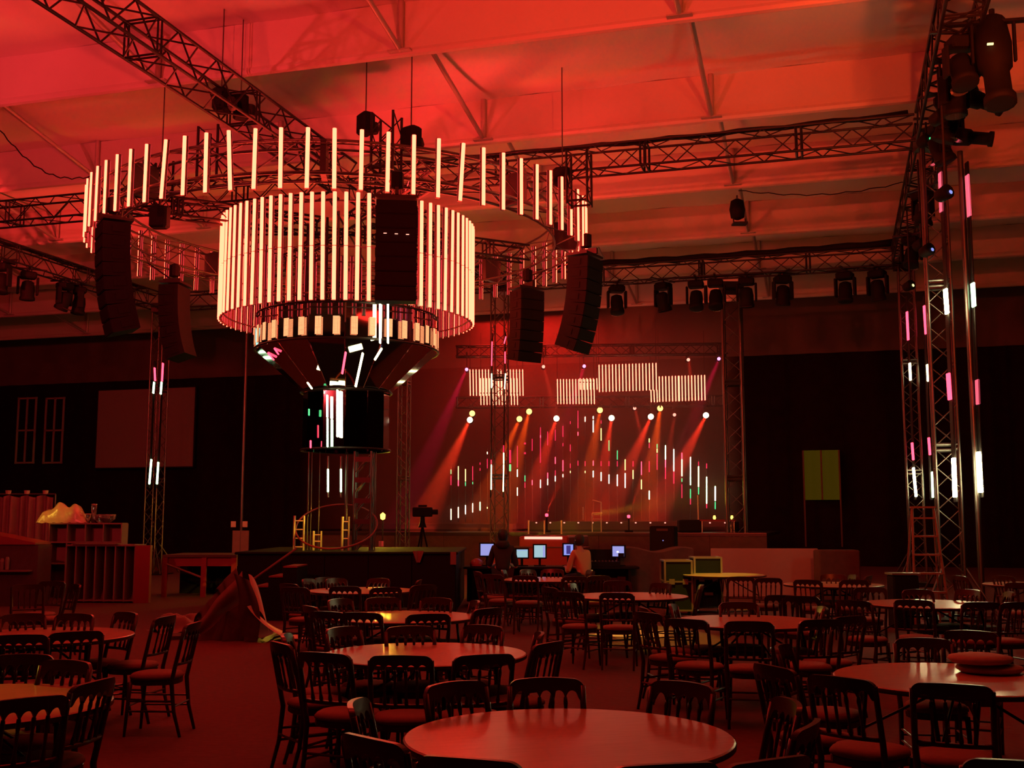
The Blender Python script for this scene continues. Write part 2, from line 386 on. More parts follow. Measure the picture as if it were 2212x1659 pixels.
# ------------------------------------------------------------------ trusses
def truss(name, p0, p1, size, label, group=None, m=M_truss, cr=0.026, br=0.013, step=None, detail=True, cat='truss', up=None):
    p0, p1 = Vector(p0), Vector(p1); d = p1 - p0; L = d.length; d.normalize()
    t = thing(name, label, cat, p0, 0, group)
    side = d.cross(Vector((0, 0, 1))) if abs(d.z) < 0.9 else H(1, 0, 0)
    side.normalize(); up = side.cross(d).normalized(); h = size / 2
    cs = [side * sx * h + up * su * h for sx, su in ((-1, -1), (1, -1), (1, 1), (-1, 1))]
    for c in cs: rod('chord', c, c + d * L, cr, m, t)
    step = step or size; n = max(2, int(round(L / step)))
    for fi in range(4):
        a, b = cs[fi], cs[(fi + 1) % 4]
        if detail:
            for i in range(n):
                q, s_ = (a, b) if i % 2 == 0 else (b, a)
                rod('brace', q + d * (L * i / n), s_ + d * (L * (i + 1) / n), br, m, t, 5)
        else:
            mb = MB()
            for i in range(n):
                q, s_ = (a, b) if i % 2 == 0 else (b, a)
                mb.tube(q + d * (L * i / n), s_ + d * (L * (i + 1) / n), br, n=4)
            mb.build('lattice', m, t)
    x = 0.0                                                     # bolted section joints
    while x <= L + 0.01:
        for off in (-0.05, 0.05):
            if 0 <= x + off <= L:
                MB().path([c + d * (x + off) for c in cs], cr * 0.9, 4, closed=True).build('joint_frame', m, t)
        x += 3.0
    return t
ZT = 9.0
UL, UM, UR = -21.6, -9.9, 1.9
VA, VB = 21.6, 32.2
truss('roof_truss', H(UM, 5.0, ZT), H(UM, VA - 0.4, ZT), 0.58, 'black box truss running from upper left down to the big light ring', cr=0.030, br=0.016, step=0.55)
truss('roof_truss', H(UM, VA + 0.4, ZT), H(UM, VB, ZT), 0.50, 'black box truss continuing behind the light ring to the stage-side truss', detail=False, step=0.55)
truss('roof_truss', H(UR, 4.0, ZT), H(UR, VA - 0.3, ZT), 0.55, 'black box truss rising past the upper right corner, hung with stage lamps', cr=0.032, br=0.017, step=0.55)
truss('roof_truss', H(UR, VA + 0.3, ZT), H(UR, VB, ZT), 0.50, 'black box truss between the two right-hand light towers', step=0.55)
truss('roof_truss', H(UL, 10.0, ZT), H(UL, VB, ZT), 0.50, 'black box truss at the far left with hanging moving heads', step=0.55)
truss('roof_truss', H(UL, VA, ZT + 0.0), H(UM - 0.4, VA, ZT), 0.50, 'black cross truss left of and behind the light ring', step=0.55)
truss('roof_truss', H(UM + 0.4, VA, ZT), H(UR - 0.3, VA, ZT), 0.50, 'black cross truss from the light ring to the right-hand tower', step=0.55)
truss('roof_truss', H(UL, VB, ZT), H(UR, VB, ZT), 0.50, 'black cross truss before the stage carrying moving heads', step=0.6)
# cable loom along the cross trusses
def loom(name, a, b, label, sag=0.04, r=0.05, n=24):
    pts = [a.lerp(b, i / n) + Vector((0, 0, 0.02 * math.sin(i * 1.9) - sag * math.sin(math.pi * i / n))) for i in range(n + 1)]
    return tag(MB().path(pts, r, 6).build(name, M_black, smooth=True), label, 'cable')
loom('cable_loom', H(UM + 0.6, VA - 0.1, ZT + 0.30), H(UR - 0.4, VA - 0.1, ZT + 0.33), 'black cable bundle lying on the cross truss right of the ring')
loom('cable_loom', H(UM + 2, VB - 0.1, ZT + 0.36), H(UR - 0.2, VB - 0.1, ZT + 0.40), 'thick black cable bundle lying on the stage-side truss', r=0.10)
loom('cable_loom', H(UL, 12, ZT + 0.30), H(UL, VB - 1, ZT + 0.30), 'black cable bundle lying on the far left truss')
loom('sagging_cable', at_y(0, 282, 20.0), at_y(196, 382, 21.0), 'thin cable sagging from the left edge to the light ring', sag=0.35, r=0.012)
loom('sagging_cable', at_y(1595, 412, 27.5), at_y(2000, 383, 26), 'thin cable strung under the roof beam on the right', sag=0.25, r=0.012)

# ------------------------------------------------------------------ LED strip pieces
def strip_mesh(name, w_, d_, L, em, back=M_house, seam=0, edge=None):
    b = MB(); b.m = 0
    b.box((0, d_ * 0.5, 0), (w_, d_, L))
    if edge is not None:
        b.m = 2
        for sx in (-1, 1): b.box((sx * w_ * 0.42, d_ + 0.004, 0), (w_ * 0.14, 0.008, L * 0.98))
    b.m = 1                                                   # rounded diffuser on the front (-Y)
    for seg in range(seam + 1):
        z0 = -L / 2 + 0.01 + seg * L / (seam + 1); z1 = -L / 2 - 0.01 + (seg + 1) * L / (seam + 1)
        ps = []
        for k in range(6):
            a = math.pi * k / 5; ps.append((-math.cos(a) * w_ * 0.46, -math.sin(a) * w_ * 0.45 - 0.001))
        vs = [(x, y, z) for z in (z0, z1) for x, y in ps]
        b.add(vs, [(k, k + 1, 7 + k, 6 + k) for k in range(5)] + [(0, 5, 4, 3, 2, 1), (6, 7, 8, 9, 10, 11)])
    return b.mesh(name, [back, em] + ([edge] if edge is not None else []))
ME_out = strip_mesh('ring_strip', 0.075, 0.05, 1.07, E_pink, edge=E_pinkdim)
ME_drum = strip_mesh('drum_strip', 0.080, 0.05, 2.12, E_pink, seam=1, edge=E_pinkdim)

# ------------------------------------------------------------------ the outer light ring
RC = Vector((-3.62, 23.5, 0)); RR = 5.2
ring = thing('light_ring', 'huge round truss ring hung with upright glowing light strips', 'light ring', RC + Vector((0, 0, 8.0)))
NS = 72
for i in range(NS):
    a = 2 * math.pi * (i + 0.35) / NS
    d = Vector((math.cos(a), math.sin(a), 0)); tilt = random.uniform(-0.012, 0.012)
    if i in (48, 51, 60): tilt = random.choice((-1, 1)) * 0.06
    o = obj('light_strip', ME_out, ring, d * RR + Vector((0, 0, -0.17)), (0, tilt, a + math.pi / 2))
def ring_truss(root, r, z0, z1, wd, nseg=72, nb=36, m=M_alu):
    for rr in (r - wd, r):
        for z in (z0, z1):
            pts = [Vector((rr * math.cos(2 * math.pi * i / nseg), rr * math.sin(2 * math.pi * i / nseg), z)) for i in range(nseg)]
            MB().path(pts, 0.026, 6, closed=True).build('chord', m, root, smooth=True)
    def P(rr, k, z): a = 2 * math.pi * k / nb; return Vector((rr * math.cos(a), rr * math.sin(a), z))
    for k in range(nb):
        za, zb_ = (z0, z1) if k % 2 == 0 else (z1, z0)
        for rr in (r - wd, r): rod('brace', P(rr, k, za), P(rr, k + 1, zb_), 0.014, m, root, 5)
        ra, rb = (r - wd, r) if k % 2 == 0 else (r, r - wd)
        rod('brace', P(ra, k, z0), P(rb, k + 1, z0), 0.014, m, root, 5)
        rod('brace', P(rb, k, z1), P(ra, k + 1, z1), 0.014, m, root, 5)
ring_truss(ring, RR - 0.16, -0.38, 0.20, 0.5)
for k in range(8):                                             # junction plates
    a = 2 * math.pi * (k + 0.1) / 8
    slab('junction_plate', (math.cos(a) * (RR - 0.4), math.sin(a) * (RR - 0.4), -0.09), (0.56, 0.10, 0.6), M_alu if k % 2 else M_truss, ring, (0, 0, a))
for k in range(8):                                             # rail brackets between truss and strips
    a = 2 * math.pi * (k + 0.5) / 8
    rod('outrigger', (math.cos(a) * (RR - 0.16), math.sin(a) * (RR - 0.16), -0.1), (math.cos(a) * RR, math.sin(a) * RR, -0.1), 0.02, M_alu, ring, 5)
MB().path([Vector(((RR - 0.03) * math.cos(2 * math.pi * i / 72), (RR - 0.03) * math.sin(2 * math.pi * i / 72), 0.1)) for i in range(72)], 0.014, 5, closed=True).build('mounting_rail', M_alu, ring)
MB().path([Vector(((RR - 0.03) * math.cos(2 * math.pi * i / 72), (RR - 0.03) * math.sin(2 * math.pi * i / 72), -0.4)) for i in range(72)], 0.014, 5, closed=True).build('mounting_rail', M_alu, ring)
# spider of trusses inside the ring
for k in range(4):
    a = math.pi / 4 + k * math.pi / 2 - YAW
    d = Vector((math.cos(a), math.sin(a), 0))
    truss('spider_truss', RC + d * 0.5 + Vector((0, 0, 7.95)), RC + d * (RR - 0.7) + Vector((0, 0, 7.95)), 0.35,
          'short black truss spoke inside the light ring, %s' % ('far right', 'far left', 'near left', 'near right')[k], detail=False, step=0.4)

# ------------------------------------------------------------------ the inner drum
DC = Vector((-3.50, 23.5, 0)); DR = 2.66
drum = thing('light_drum', 'round drum of tall closely set glowing light strips inside the ring', 'light drum', DC + Vector((0, 0, 6.95)))
ND = 76
for i in range(ND):
    a = 2 * math.pi * (i + 0.5) / ND
    tilt = random.uniform(-0.012, 0.012)
    obj('light_strip', ME_drum, drum, (math.cos(a) * DR, math.sin(a) * DR, 0), (0, tilt, a + math.pi / 2))
for z in (-0.9, 0.0, 0.9):
    MB().path([Vector(((DR - 0.07) * math.cos(2 * math.pi * i / 64), (DR - 0.07) * math.sin(2 * math.pi * i / 64), z)) for i in range(64)], 0.018, 5, closed=True).build('hoop', M_alu, drum)
for k in range(8):
    a = 2 * math.pi * k / 8
    rod('spoke', (0, 0, 0.9), (math.cos(a) * (DR - 0.07), math.sin(a) * (DR - 0.07), 0.9), 0.02, M_truss, drum)
    rod('inner_post', (math.cos(a) * 1.5, math.sin(a) * 1.5, -1.0), (math.cos(a) * 1.5, math.sin(a) * 1.5, 1.0), 0.025, M_alu, drum)
    rod('inner_post', (math.cos(a + .4) * 0.9, math.sin(a + .4) * 0.9, -1.0), (math.cos(a + .4) * 0.9, math.sin(a + .4) * 0.9, 1.05), 0.03, M_truss, drum)

# ------------------------------------------------------------------ the mirrored funnel
fun = thing('mirror_funnel', 'dark mirrored funnel tapering below the light drum to a narrow tube', 'sculpture', DC + Vector((0, 0, 3.2)), R(7))
def facet_ring(name, r0, z0, r1, z1, n, m, parent):
    for k in range(n):
        a0, a1 = 2 * math.pi * (k + .02) / n, 2 * math.pi * (k + .98) / n
        b = MB()
        q = [Vector((r0 * math.cos(a0), r0 * math.sin(a0), z0)), Vector((r0 * math.cos(a1), r0 * math.sin(a1), z0)), Vector((r1 * math.cos(a1), r1 * math.sin(a1), z1)), Vector((r1 * math.cos(a0), r1 * math.sin(a0), z1))]
        inn = [p * 1.0 - Vector((p.x, p.y, 0)).normalized() * 0.02 for p in q]
        b.add(q + inn, [(0, 1, 2, 3), (7, 6, 5, 4), (0, 4, 5, 1), (1, 5, 6, 2), (2, 6, 7, 3), (3, 7, 4, 0)])
        b.build(name, m, parent)
facet_ring('mirror_panel', 1.90, 2.10, 1.90, 2.80, 16, M_mirror, fun)
facet_ring('cone_panel', 0.93, 1.22, 1.90, 2.08, 16, M_mirror, fun)
facet_ring('tube_panel', 0.90, 0.0, 0.90, 1.20, 12, M_mirror, fun)
for r, z in ((1.93, 2.09), (0.95, 1.21), (0.93, 0.0), (1.9, 2.82)):
    MB().path([Vector((r * math.cos(2 * math.pi * i / 48), r * math.sin(2 * math.pi * i / 48), z)) for i in range(48)], 0.025, 5, closed=True).build('rim', M_truss, fun)
gp = MB().box((0, 0, 0), (0.13, 0.02, 0.36)).mesh('panel_reflection', E_gridrefl)  # glowing panels standing in for LED strips mirrored in the facets
for k in range(34):
    a = 2 * math.pi * k / 34
    obj('grid_reflection', gp, fun, (math.cos(a) * 1.93, math.sin(a) * 1.93, 2.34), (0, 0, a + math.pi / 2))
def strip_at(name, px, y0, y1, Y, w_, em, parent, lean=0.0, base=(0, 0, 0), th=0.03, hs=True):
    """glowing strip between two pixel heights at depth Y; becomes a child in the parent's frame"""
    a = at_y(px, y1, Y); b = at_y(px + lean, y0, Y); mid = (a + b) / 2; d = b - a
    m_ = MB().bbox((0, 0, 0), (w_, th, d.length), min(w_, th) * 0.3)
    o = m_.build(name, em, parent)
    q = d.to_track_quat('Z', 'Y'); Mw = Matrix.Translation(mid) @ q.to_matrix().to_4x4()
    if parent is not None:
        inv = (Matrix.Translation(parent.location) @ parent.rotation_euler.to_matrix().to_4x4()).inverted()
        Mw = inv @ Mw
    o.matrix_basis = Mw; return o
strip_at('tube_light_and_glint', 707, 853, 902, 22.5, 0.09, E_white, fun)  # lit strips and mirrored glints on the tube, all built as glowing bars
strip_at('tube_light_and_glint', 707.5, 903, 966, 22.5, 0.08, E_wg, fun)
strip_at('tube_light_and_glint', 729, 842, 944, 22.5, 0.13, E_white, fun)
strip_at('tube_light_and_glint', 667.5, 883, 898, 22.7, 0.05, E_green, fun)
strip_at('tube_light_and_glint', 687, 918, 946, 22.6, 0.05, E_red, fun)
strip_at('tube_light_and_glint', 671, 951, 968, 22.65, 0.05, E_redw, fun)
strip_at('cone_reflection', 739, 760, 808, 21.75, 0.10, E_redw, fun, lean=8)  # slanted glowing bars imitate reflections of the bright strips in the cone
strip_at('cone_reflection', 768, 762, 836, 21.85, 0.12, E_white, fun, lean=16)
strip_at('cone_reflection', 809, 752, 778, 21.75, 0.10, E_white, fun, lean=16)
strip_at('cone_reflection', 674, 826, 840, 22.3, 0.10, E_white, fun, lean=-10)
strip_at('cone_reflection', 592, 762, 778, 22.6, 0.05, E_redw, fun, lean=-14)
strip_at('cone_reflection', 602, 752, 766, 22.3, 0.05, E_redw, fun, lean=-10)
strip_at('rim_light', 556, 708, 750, 23.1, 0.07, E_cyan, fun, lean=-5)
strip_at('rim_light', 821, 645, 742, 21.55, 0.11, E_white, fun)
strip_at('rim_light', 838, 646, 742, 21.6, 0.10, E_white, fun)
# columns under the funnel down to the counter island
isl = thing('column_cluster', 'cluster of slim poles and a lattice column under the mirrored funnel', 'column', DC + Vector((0, 0, 0)))
for px, r in ((672, .012), (689, .012), (747, .03), (811, .012), (665, 0.02)):
    p = at_y(px, 1080, 23.1) - isl.location
    rod('pole', (p.x, p.y, 1.1), (p.x, p.y, 3.15), r, M_alu, isl)
p = at_y(785, 1080, 23.0) - isl.location
for sx in (-.17, .17):
    for sy in (-.17, .17): rod('chord', (p.x + sx, p.y + sy, 1.1), (p.x + sx, p.y + sy, 3.15), 0.03, M_alu, isl)
for k in range(5):
    for sy in (-.17, .17): rod('brace', (p.x - .17, p.y + sy, 1.1 + k * .4), (p.x + .17, p.y + sy, 1.5 + k * .4), 0.014, M_alu, isl, 5)
    slab('cross_plate', (p.x, p.y - .18, 1.3 + k * .42), (0.34, 0.02, 0.10), M_truss, isl)
for px in (708.5, 736.5):
    strip_at('column_light', px, 1013, 1063, 22.9, 0.085, E_wg, isl)
    strip_at('light_housing', px, 985, 1075, 22.96, 0.10, M_house, isl)

# ------------------------------------------------------------------ line array loudspeakers
def cab_mesh():
    b = MB()
    b.prism([(-.33, -.115), (.33, -.115), (.33, .115), (-.33, .115)], -0.26, 0.20)
    b.box((0, -0.265, 0), (0.62, 0.012, 0.20))
    for sx in (-1, 1): b.box((sx * .335, 0, 0), (0.015, 0.2, 0.12))
    return b.mesh('cabinet', M_black)
ME_cab = cab_mesh()
def array(px, py, Y, face, n, label, curve=(1, 2, 3, 5, 8, 11, 14, 16, 18), sc=1.0):
    p = at_y(px, py, Y)
    t = thing('line_array', label, 'loudspeaker', p, face, 'line array loudspeakers hung from the light ring')
    MB().box((0, 0, 0.06), (0.70 * sc, 0.5 * sc, 0.05)).box((0, -.1, .14), (0.06, 0.4, 0.12)).build('flying_frame', M_truss, t)
    MB().lathe([(0.02, 0), (.11, .03), (.11, .28), (.02, .32)], 10, (0, -0.05, .22)).build('chain_hoist', M_black, t)
    rd = Vector((p.x - RC.x, p.y - RC.y, 0)).normalized() * (RR - .16); tg = Matrix.Rotation(-face, 3, 'Z') @ (Vector((RC.x + rd.x, RC.y + rd.y, 7.62)) - p)
    rod('suspension', (0, 0, .1), tg, 0.018, M_truss, t)
    y, z, ang = 0.0, 0.0, 0.0
    for k in range(n):
        ang = R(curve[min(k, len(curve) - 1)])
        h = 0.235 * sc
        y += math.sin(ang) * h / 2; z -= math.cos(ang) * h / 2
        obj('cabinet', ME_cab, t, (0, y, z), (ang, 0, 0), (sc, sc, sc))
        y += math.sin(ang) * h / 2; z -= math.cos(ang) * h / 2
    return t
def face_out(px, py, Y):
    p = at_y(px, py, Y); d = p - RC; return math.atan2(d.y, d.x) + math.pi / 2
array(248, 488, 19.9, face_out(248, 488, 19.9) - 0.25, 8, 'black curved loudspeaker column hanging at the left end of the light ring', sc=1.05)
a_ = array(857, 440, 17.9, R(6), 7, 'black flat loudspeaker column hanging in front of the bright light drum', curve=(2, 2, 2, 2, 2, 3, 4))
for dx in (-.18, 0, .18): slab('status_light', (dx, -.28, -.58 - dx * .03), (0.05, 0.01, 0.012), E_spotp, a_)
array(380, 620, 24.9, face_out(380, 620, 24.9) + .2, 7, 'black loudspeaker column hanging behind the leftmost one', curve=(0, 2, 4, 7, 10, 14, 18))
array(1137, 630, 25.8, face_out(1137, 630, 25.8) - 1.5, 7, 'black loudspeaker column left of the right-hand curved one', curve=(0, 1, 2, 4, 6, 9, 12))
array(1262, 560, 22.4, face_out(1262, 560, 22.4) - .35, 8, 'black curved loudspeaker column hanging at the right end of the light ring', curve=(2, 3, 5, 8, 11, 14, 18, 22), sc=1.0)

# ------------------------------------------------------------------ moving heads and hoists
def head_proto(sc=1.0):
    t = thing('moving_head', 'tmp', 'stage lamp')
    MB().bbox((0, 0, -0.11), (0.36, 0.30, 0.16), 0.03).build('base', M_black, t)
    for sx in (-1, 1): MB().bbox((sx * .21, 0, -.36), (0.05, 0.16, 0.42), 0.015).build('yoke', M_black, t)
    MB().lathe([(.06, -.24), (.13, -.2), (.155, -.05), (.15, .12), (.17, .16), (.17, .22), (.14, .23)], 14).build('lamp_head', M_black, t, (0, 0, -.48), (math.pi, 0, 0), smooth=True)
    MB().lathe([(.0, -.0), (.13, .0), (.10, .012), (0.0, .016)], 14).build('lens', M_glass, t, (0, 0, -.71))
    MB().tube((0, 0, -.03), (0, 0, .06), .03).box((0, 0, .045), (.8, .05, .03)).box((0, 0, .045), (.05, .8, .03)).build('clamp', M_truss, t)
    return t
mh0 = head_proto(); used = []
def moving_head(p, rz, tilt, label, group, sc=1.0):
    t = mh0 if not used else copy_tree(mh0); used.append(1)
    t.location = p; t.rotation_euler = (0, 0, rz); t.scale = (sc, sc, sc); t['label'] = label; t['group'] = group
    for c in t.children:
        if c.name.startswith('lamp_head'):
            c.rotation_euler = (math.pi + tilt, 0, 0)
        if c.name.startswith('lens'):
            c.rotation_euler = (tilt, 0, 0); c.location = (0, math.sin(-tilt) * -0.23 * -1, -.48 - .23 * math.cos(tilt))
    return t
def T_at(px, v, z=ZT - .30):                                    # a point under a cross truss, seen at px
    p = at_v(px, 600, v); p.z = z; return p
for k, px in enumerate((1332, 1432, 1503, 1545, 1612, 1690, 1825, 1895)):
    moving_head(T_at(px, VB), HROT + random.uniform(-.6, .6), random.uniform(-.35, .35), 'dark moving-head lamp under the stage-side truss, %s from the left' % ORD[k], 'moving heads under the stage-side truss', 1.25)
def L_at(px, u, z=ZT - .30):
    p = at_u(px, 620, u); p.z = z; return p
for k, px in enumerate((2, 60, 140, 172)):
    moving_head(L_at(px, UL), HROT + .8 * k, (-.2, .05, .45, .1)[k], 'black moving-head lamp under the far left truss, %s' % ('cut by the picture edge', 'hanging alone', 'left one of the pair', 'right one of the pair')[k], 'moving heads under the far left truss', 1.2)
# big lamps on the right-hand truss
def profile_lamp(p, rz, tilt, label, sc=1.0, lens=None):
    t = thing('profile_lamp', label, 'stage lamp', p, rz, 'lamps clamped on the right-hand truss'); t.scale = (sc, sc, sc)
    b = MB(); b.lathe([(.06, -.45), (.16, -.42), (.19, -.1), (.17, .15), (.13, .2), (.13, .5), (.16, .52), (.16, .6), (.13, .6)], 14)
    b.build('barrel', M_black, t, (0, 0, -.35), (tilt, 0, 0), smooth=True)
    for sx in (-1, 1): MB().bbox((sx * .21, 0, -.2), (0.03, 0.06, 0.45), 0.01).build('yoke', M_black, t)
    MB().box((0, 0, .02), (1.1, .08, .03)).tube((0, 0, .02), (0, 0, .16), .03).build('clamp', M_black, t)
    if lens: MB().box((0, 0, 0), (0.06, 0.02, 0.018)).build('indicator', lens, t, (-.08, -.2, -.3))
    return t
pr = at_u(2150, 70, UR + .5)
profile_lamp(H(UR + .42, 16.4, 8.72), R(-10), R(165), 'large black spotlight hanging at the upper right corner', 1.35, E_yellow)
profile_lamp(H(UR + .40, 18.6, 8.72), R(60), R(120), 'black spotlight below the upper right corner lamp', 0.8)
profile_lamp(H(UR + .40, 20.4, 8.72), R(75), R(100), 'black spotlight lying level, lowest of three on the right-hand truss', 0.85)
for k, (px, py, Y, c) in enumerate([(2043, 246, 17.5, E_yellow), (2003, 463, 24.0, E_yellow), (2000, 524, 27, E_yellow), (2016, 536, 27, E_blue), (1974, 614, 31, E_yellow), (2056, 411, 20.5, E_blue), (2012, 297, 18.5, E_green)]):
    p = at_u(px, py, UR - .1)
    t = thing('truss_lamp', 'small lit lamp head on the right-hand truss, %s from the top' % ORD[(0, 3, 4, 5, 6, 2, 1)[k]], 'stage lamp', p, .4, 'small lamps along the right-hand truss')
    MB().lathe([(.05, -.2), (.1, -.15), (.12, .05), (.09, .07)], 10).build('housing', M_black, t, (0, 0.12, 0), (R(80), 0, 0), smooth=True)
    MB().lathe([(0, 0), (.035, 0), (.025, .01)], 8).build('lens', c, t, (0, 0.02, -0.02), (R(80), 0, 0))
    rod('hanger', (0, .12, 0), (0, .12, max(.15, 8.8 - p.z)), .02, M_truss, t)
# dark bodies of lamps crowding the right truss
for k, v in enumerate([16.6, 17.8, 19.0, 20.2, 24.5, 28.5]):
    moving_head(H(UR + .02, v, 8.68), .5 * k, .4 * (k % 3 - 1), 'black moving-head lamp inside the right-hand truss, %s from the top' % ORD[k], 'moving heads inside the right-hand truss', 1.1)
# hoist hanging from a roof beam
p = at_y(1592, 428, 27.3)
t = thing('chain_hoist', 'dark hoist box hanging alone from a roof beam right of centre', 'hoist', p)
rod('strap', (0, 0, 0), (0, 0, ZB - p.z), .02, M_truss, t)
MB().lathe([(.05, -.02), (.16, -.08), (.2, -.3), (.17, -.5), (.05, -.56)], 12).build('motor_body', M_black, t, smooth=True)
MB().box((.05, 0, -.66), (.36, .3, .04)).box((-.1, 0, -.6), (.03, .03, .14)).box((.2, 0, -.6), (.03, .03, .14)).build('hook_frame', M_truss, t)
for k, (px, py, Y) in enumerate([(478, 218, 19.0), (520, 232, 19.5), (790, 268, 20.5), (888, 300, 19.0), (1215, 385, 21.5), (345, 470, 20.5)]):
    p = at_y(px, py, Y)
    t = thing('chain_hoist', 'black chain hoist above the light ring, %s' % ('over its left shoulder', 'beside the left truss', 'at top centre', 'right of top centre', 'at the right end of the ring', 'by the left loudspeaker')[k], 'hoist', p, .3 * k, 'chain hoists over the ring')
    MB().bbox((0, 0, 0), (.26, .34, .42), .04).build('motor_body', M_black, t)
    MB().lathe([(.1, -.1), (.13, 0), (.1, .1)], 10, (0.16, 0, -.05)).build('chain_bag', M_truss, t)
    rod('chain', (0, 0, .2), (0, 0, ZC - p.z), .012, M_alu, t)
# vertical truss frames that drop from the left truss to the ring
for k, (px, Y) in enumerate([(462, 19.6), (1250, 20.9), (345, 21.3), (835, 18.9)]):
    q = at_y(px, 300, Y)
    truss('drop_frame', Vector((q.x, q.y, 7.75)), Vector((q.x, q.y, 8.8)), 0.40, 'short upright black frame joining truss and ring, %s' % ('upper left', 'right end', 'left end', 'front centre')[k], detail=False, step=.35)

# ------------------------------------------------------------------ towers
def tower(px, v, u, z1, label, size=0.40, m=M_alu, base=True, cr=.025):
    p = H(u, v, 0)
    t = truss('truss_tower', Vector((p.x, p.y, 0.05)), Vector((p.x, p.y, z1)), size, label, 'upright lattice towers', m, cr, .012, size * .95, cat='truss tower')
    if base:
        MB().box((0, 0, -.03), (1.1, 1.1, .03)).build('base_plate', M_truss, t)
        for a in range(4):
            d = Vector((math.cos(a * math.pi / 2 + .6), math.sin(a * math.pi / 2 + .6), 0))
            rod('outrigger', d * .25 + Vector((0, 0, .9)), d * .9, .022, m, t)
    MB().box((0, 0, z1 + .1 - .05), (size + .12, size + .12, .3)).build('sleeve_block', M_truss, t)
    return t
def leds(t, items, w_, Y, house=None):
    for (px, y0, y1, px2, em) in items:
        strip_at('tower_light', px, y0, y1, Y, w_, em, t, lean=px2 - px)
tR = tower(2085, VA, UR, 8.7, 'tall lattice tower at right with two columns of glowing strips, nearer one')
YR = 20.0
leds(tR, [(2034, 372, 458, 2031, E_gridred), (2094, 378, 468, 2089, E_gridred), (2046, 624, 678, 2042, E_hot), (2104, 611, 663, 2101, E_wg),
          (2052, 806, 864, 2048, E_redw), (2113, 820, 874, 2111, E_gridred), (2063, 989, 1074, 2060, E_hot), (2119, 976, 1064, 2114, E_hot)], .15, YR - .35)
for a, b, y0, y1 in ((2031, 2065, 340, 1085), (2088, 2121, 350, 1075)):
    strip_at('light_housing', b, y0, y1, YR - .25, .15, M_truss, tR, lean=a - b)
rod('cable_pipe', H(.45, -.3, 0), H(.45, -.3, 8.4), .05, M_alu, tR)
tF = tower(1990, VB, UR + .1, 8.7, 'tall lattice tower at right with two columns of glowing strips, farther one')
YF = 30.4
leds(tF, [(1962, 673, 735, 1959, E_redw), (2000, 660, 722, 1996, E_redw), (1967, 784, 822, 1965, E_white), (2005, 787, 824, 2003, E_white),
          (1973, 956, 994, 1970, E_redw), (2009, 945, 983, 2006, E_redw), (1979, 1010, 1073, 1973, E_hot), (2015, 1019, 1075, 2013, E_wg)], .13, YF - .45)
for a, b, y0, y1 in ((1958, 1977, 640, 1080), (1995, 2012, 640, 1080)):
    strip_at('light_housing', b, y0, y1, YF - .35, .14, M_truss, tF, lean=a - b)
tL = tower(345, VB, UL, 8.7, 'lattice tower at left with paired glowing strips', .42)
leds(tL, [(335, 794, 823, 334, E_redw), (350, 784, 824, 352, E_redw), (331, 825, 850, 333, E_wg), (347, 825, 852, 349, E_wg),
          (322.5, 992, 1046, 327, E_wg), (339, 998, 1046, 342, E_wg)], .13, 36.0)
for a, b in ((335, 323), (352, 340)): strip_at('light_housing', b, 780, 1055, 36.1, .16, M_black, tL, lean=a - b)
tM = tower(1080, VB, UM + .15, 8.7, 'lattice tower in the middle, in front of the left stage lights', .42)
leds(tM, [(1062, 738, 790, 1063, E_redw), (1089, 727, 742, 1093, E_redw), (1091, 760, 785, 1091, E_redw), (1062, 807, 838, 1062, E_wg), (1090, 807, 840, 1092, E_white),
          (1061, 993, 1003, 1061, E_red), (1061, 1004, 1058, 1061.5, E_white), (1088, 978, 1002, 1088, E_white), (1087, 1003, 1062, 1088, E_white), (1088, 962, 978, 1088, E_red)], .13, 32.9)
for a, b in ((1064, 1060), (1092, 1087)): strip_at('light_housing', b, 720, 1075, 33.0, .15, M_black, tM, lean=a - b)
pp = at_y(1592, 1140, 35.0)
tS = tower(1590, uv_of(pp)[1], uv_of(pp)[0], 9.0, 'lattice tower at the right end of the stage, amber lit at its foot', .55, cr=.05, base=False)
pp = at_y(870, 1140, 35.0)
tower(870, uv_of(pp)[1], uv_of(pp)[0], 8.6, 'slim red lit lattice tower left of the stage', .30, base=False)
# slim pole with sign
p = at_z(518, 1235, 0)
t = thing('slim_pole', 'slim upright pole left of the counter with two small papers', 'pole', Vector((p.x, p.y, 0)))
rod('shaft', (0, 0, 0), (0, 0, 8.8), .055, M_alu, t, 10)
for sx in (-.25, .15): slab('paper', (sx, -.08, 1.62), (.17, .01, .2), M_cream, t)
MB().box((0, 0, .7), (.55, .1, 1.4)).build('notice_board', M_ply, t)
MB().lathe([(.05, 0), (.3, 0), (.3, .03), (.06, .05)], 12).build('foot', M_truss, t)

# ------------------------------------------------------------------ stage
VS = 34.6
ZS = 1.37
st = thing('stage_platform', 'wide low dark stage platform across the far end of the hall', 'stage', H(-9.8, VS, 0), HROT)
SW = 15.4
for k in range(9):
    x = -SW / 2 + SW * (k + .5) / 9
    slab('deck_panel', (x, 4.0, ZS - .05), (SW / 9 - .015, 8.0, .1), M_stage, st)
    slab('skirt_panel', (x, .03, (ZS - .1) / 2), (SW / 9 - .01, .04, ZS - .12), M_drape, st)
slab('edge_trim', (0, -.01, ZS - .01), (SW, .03, .03), M_alu, st)
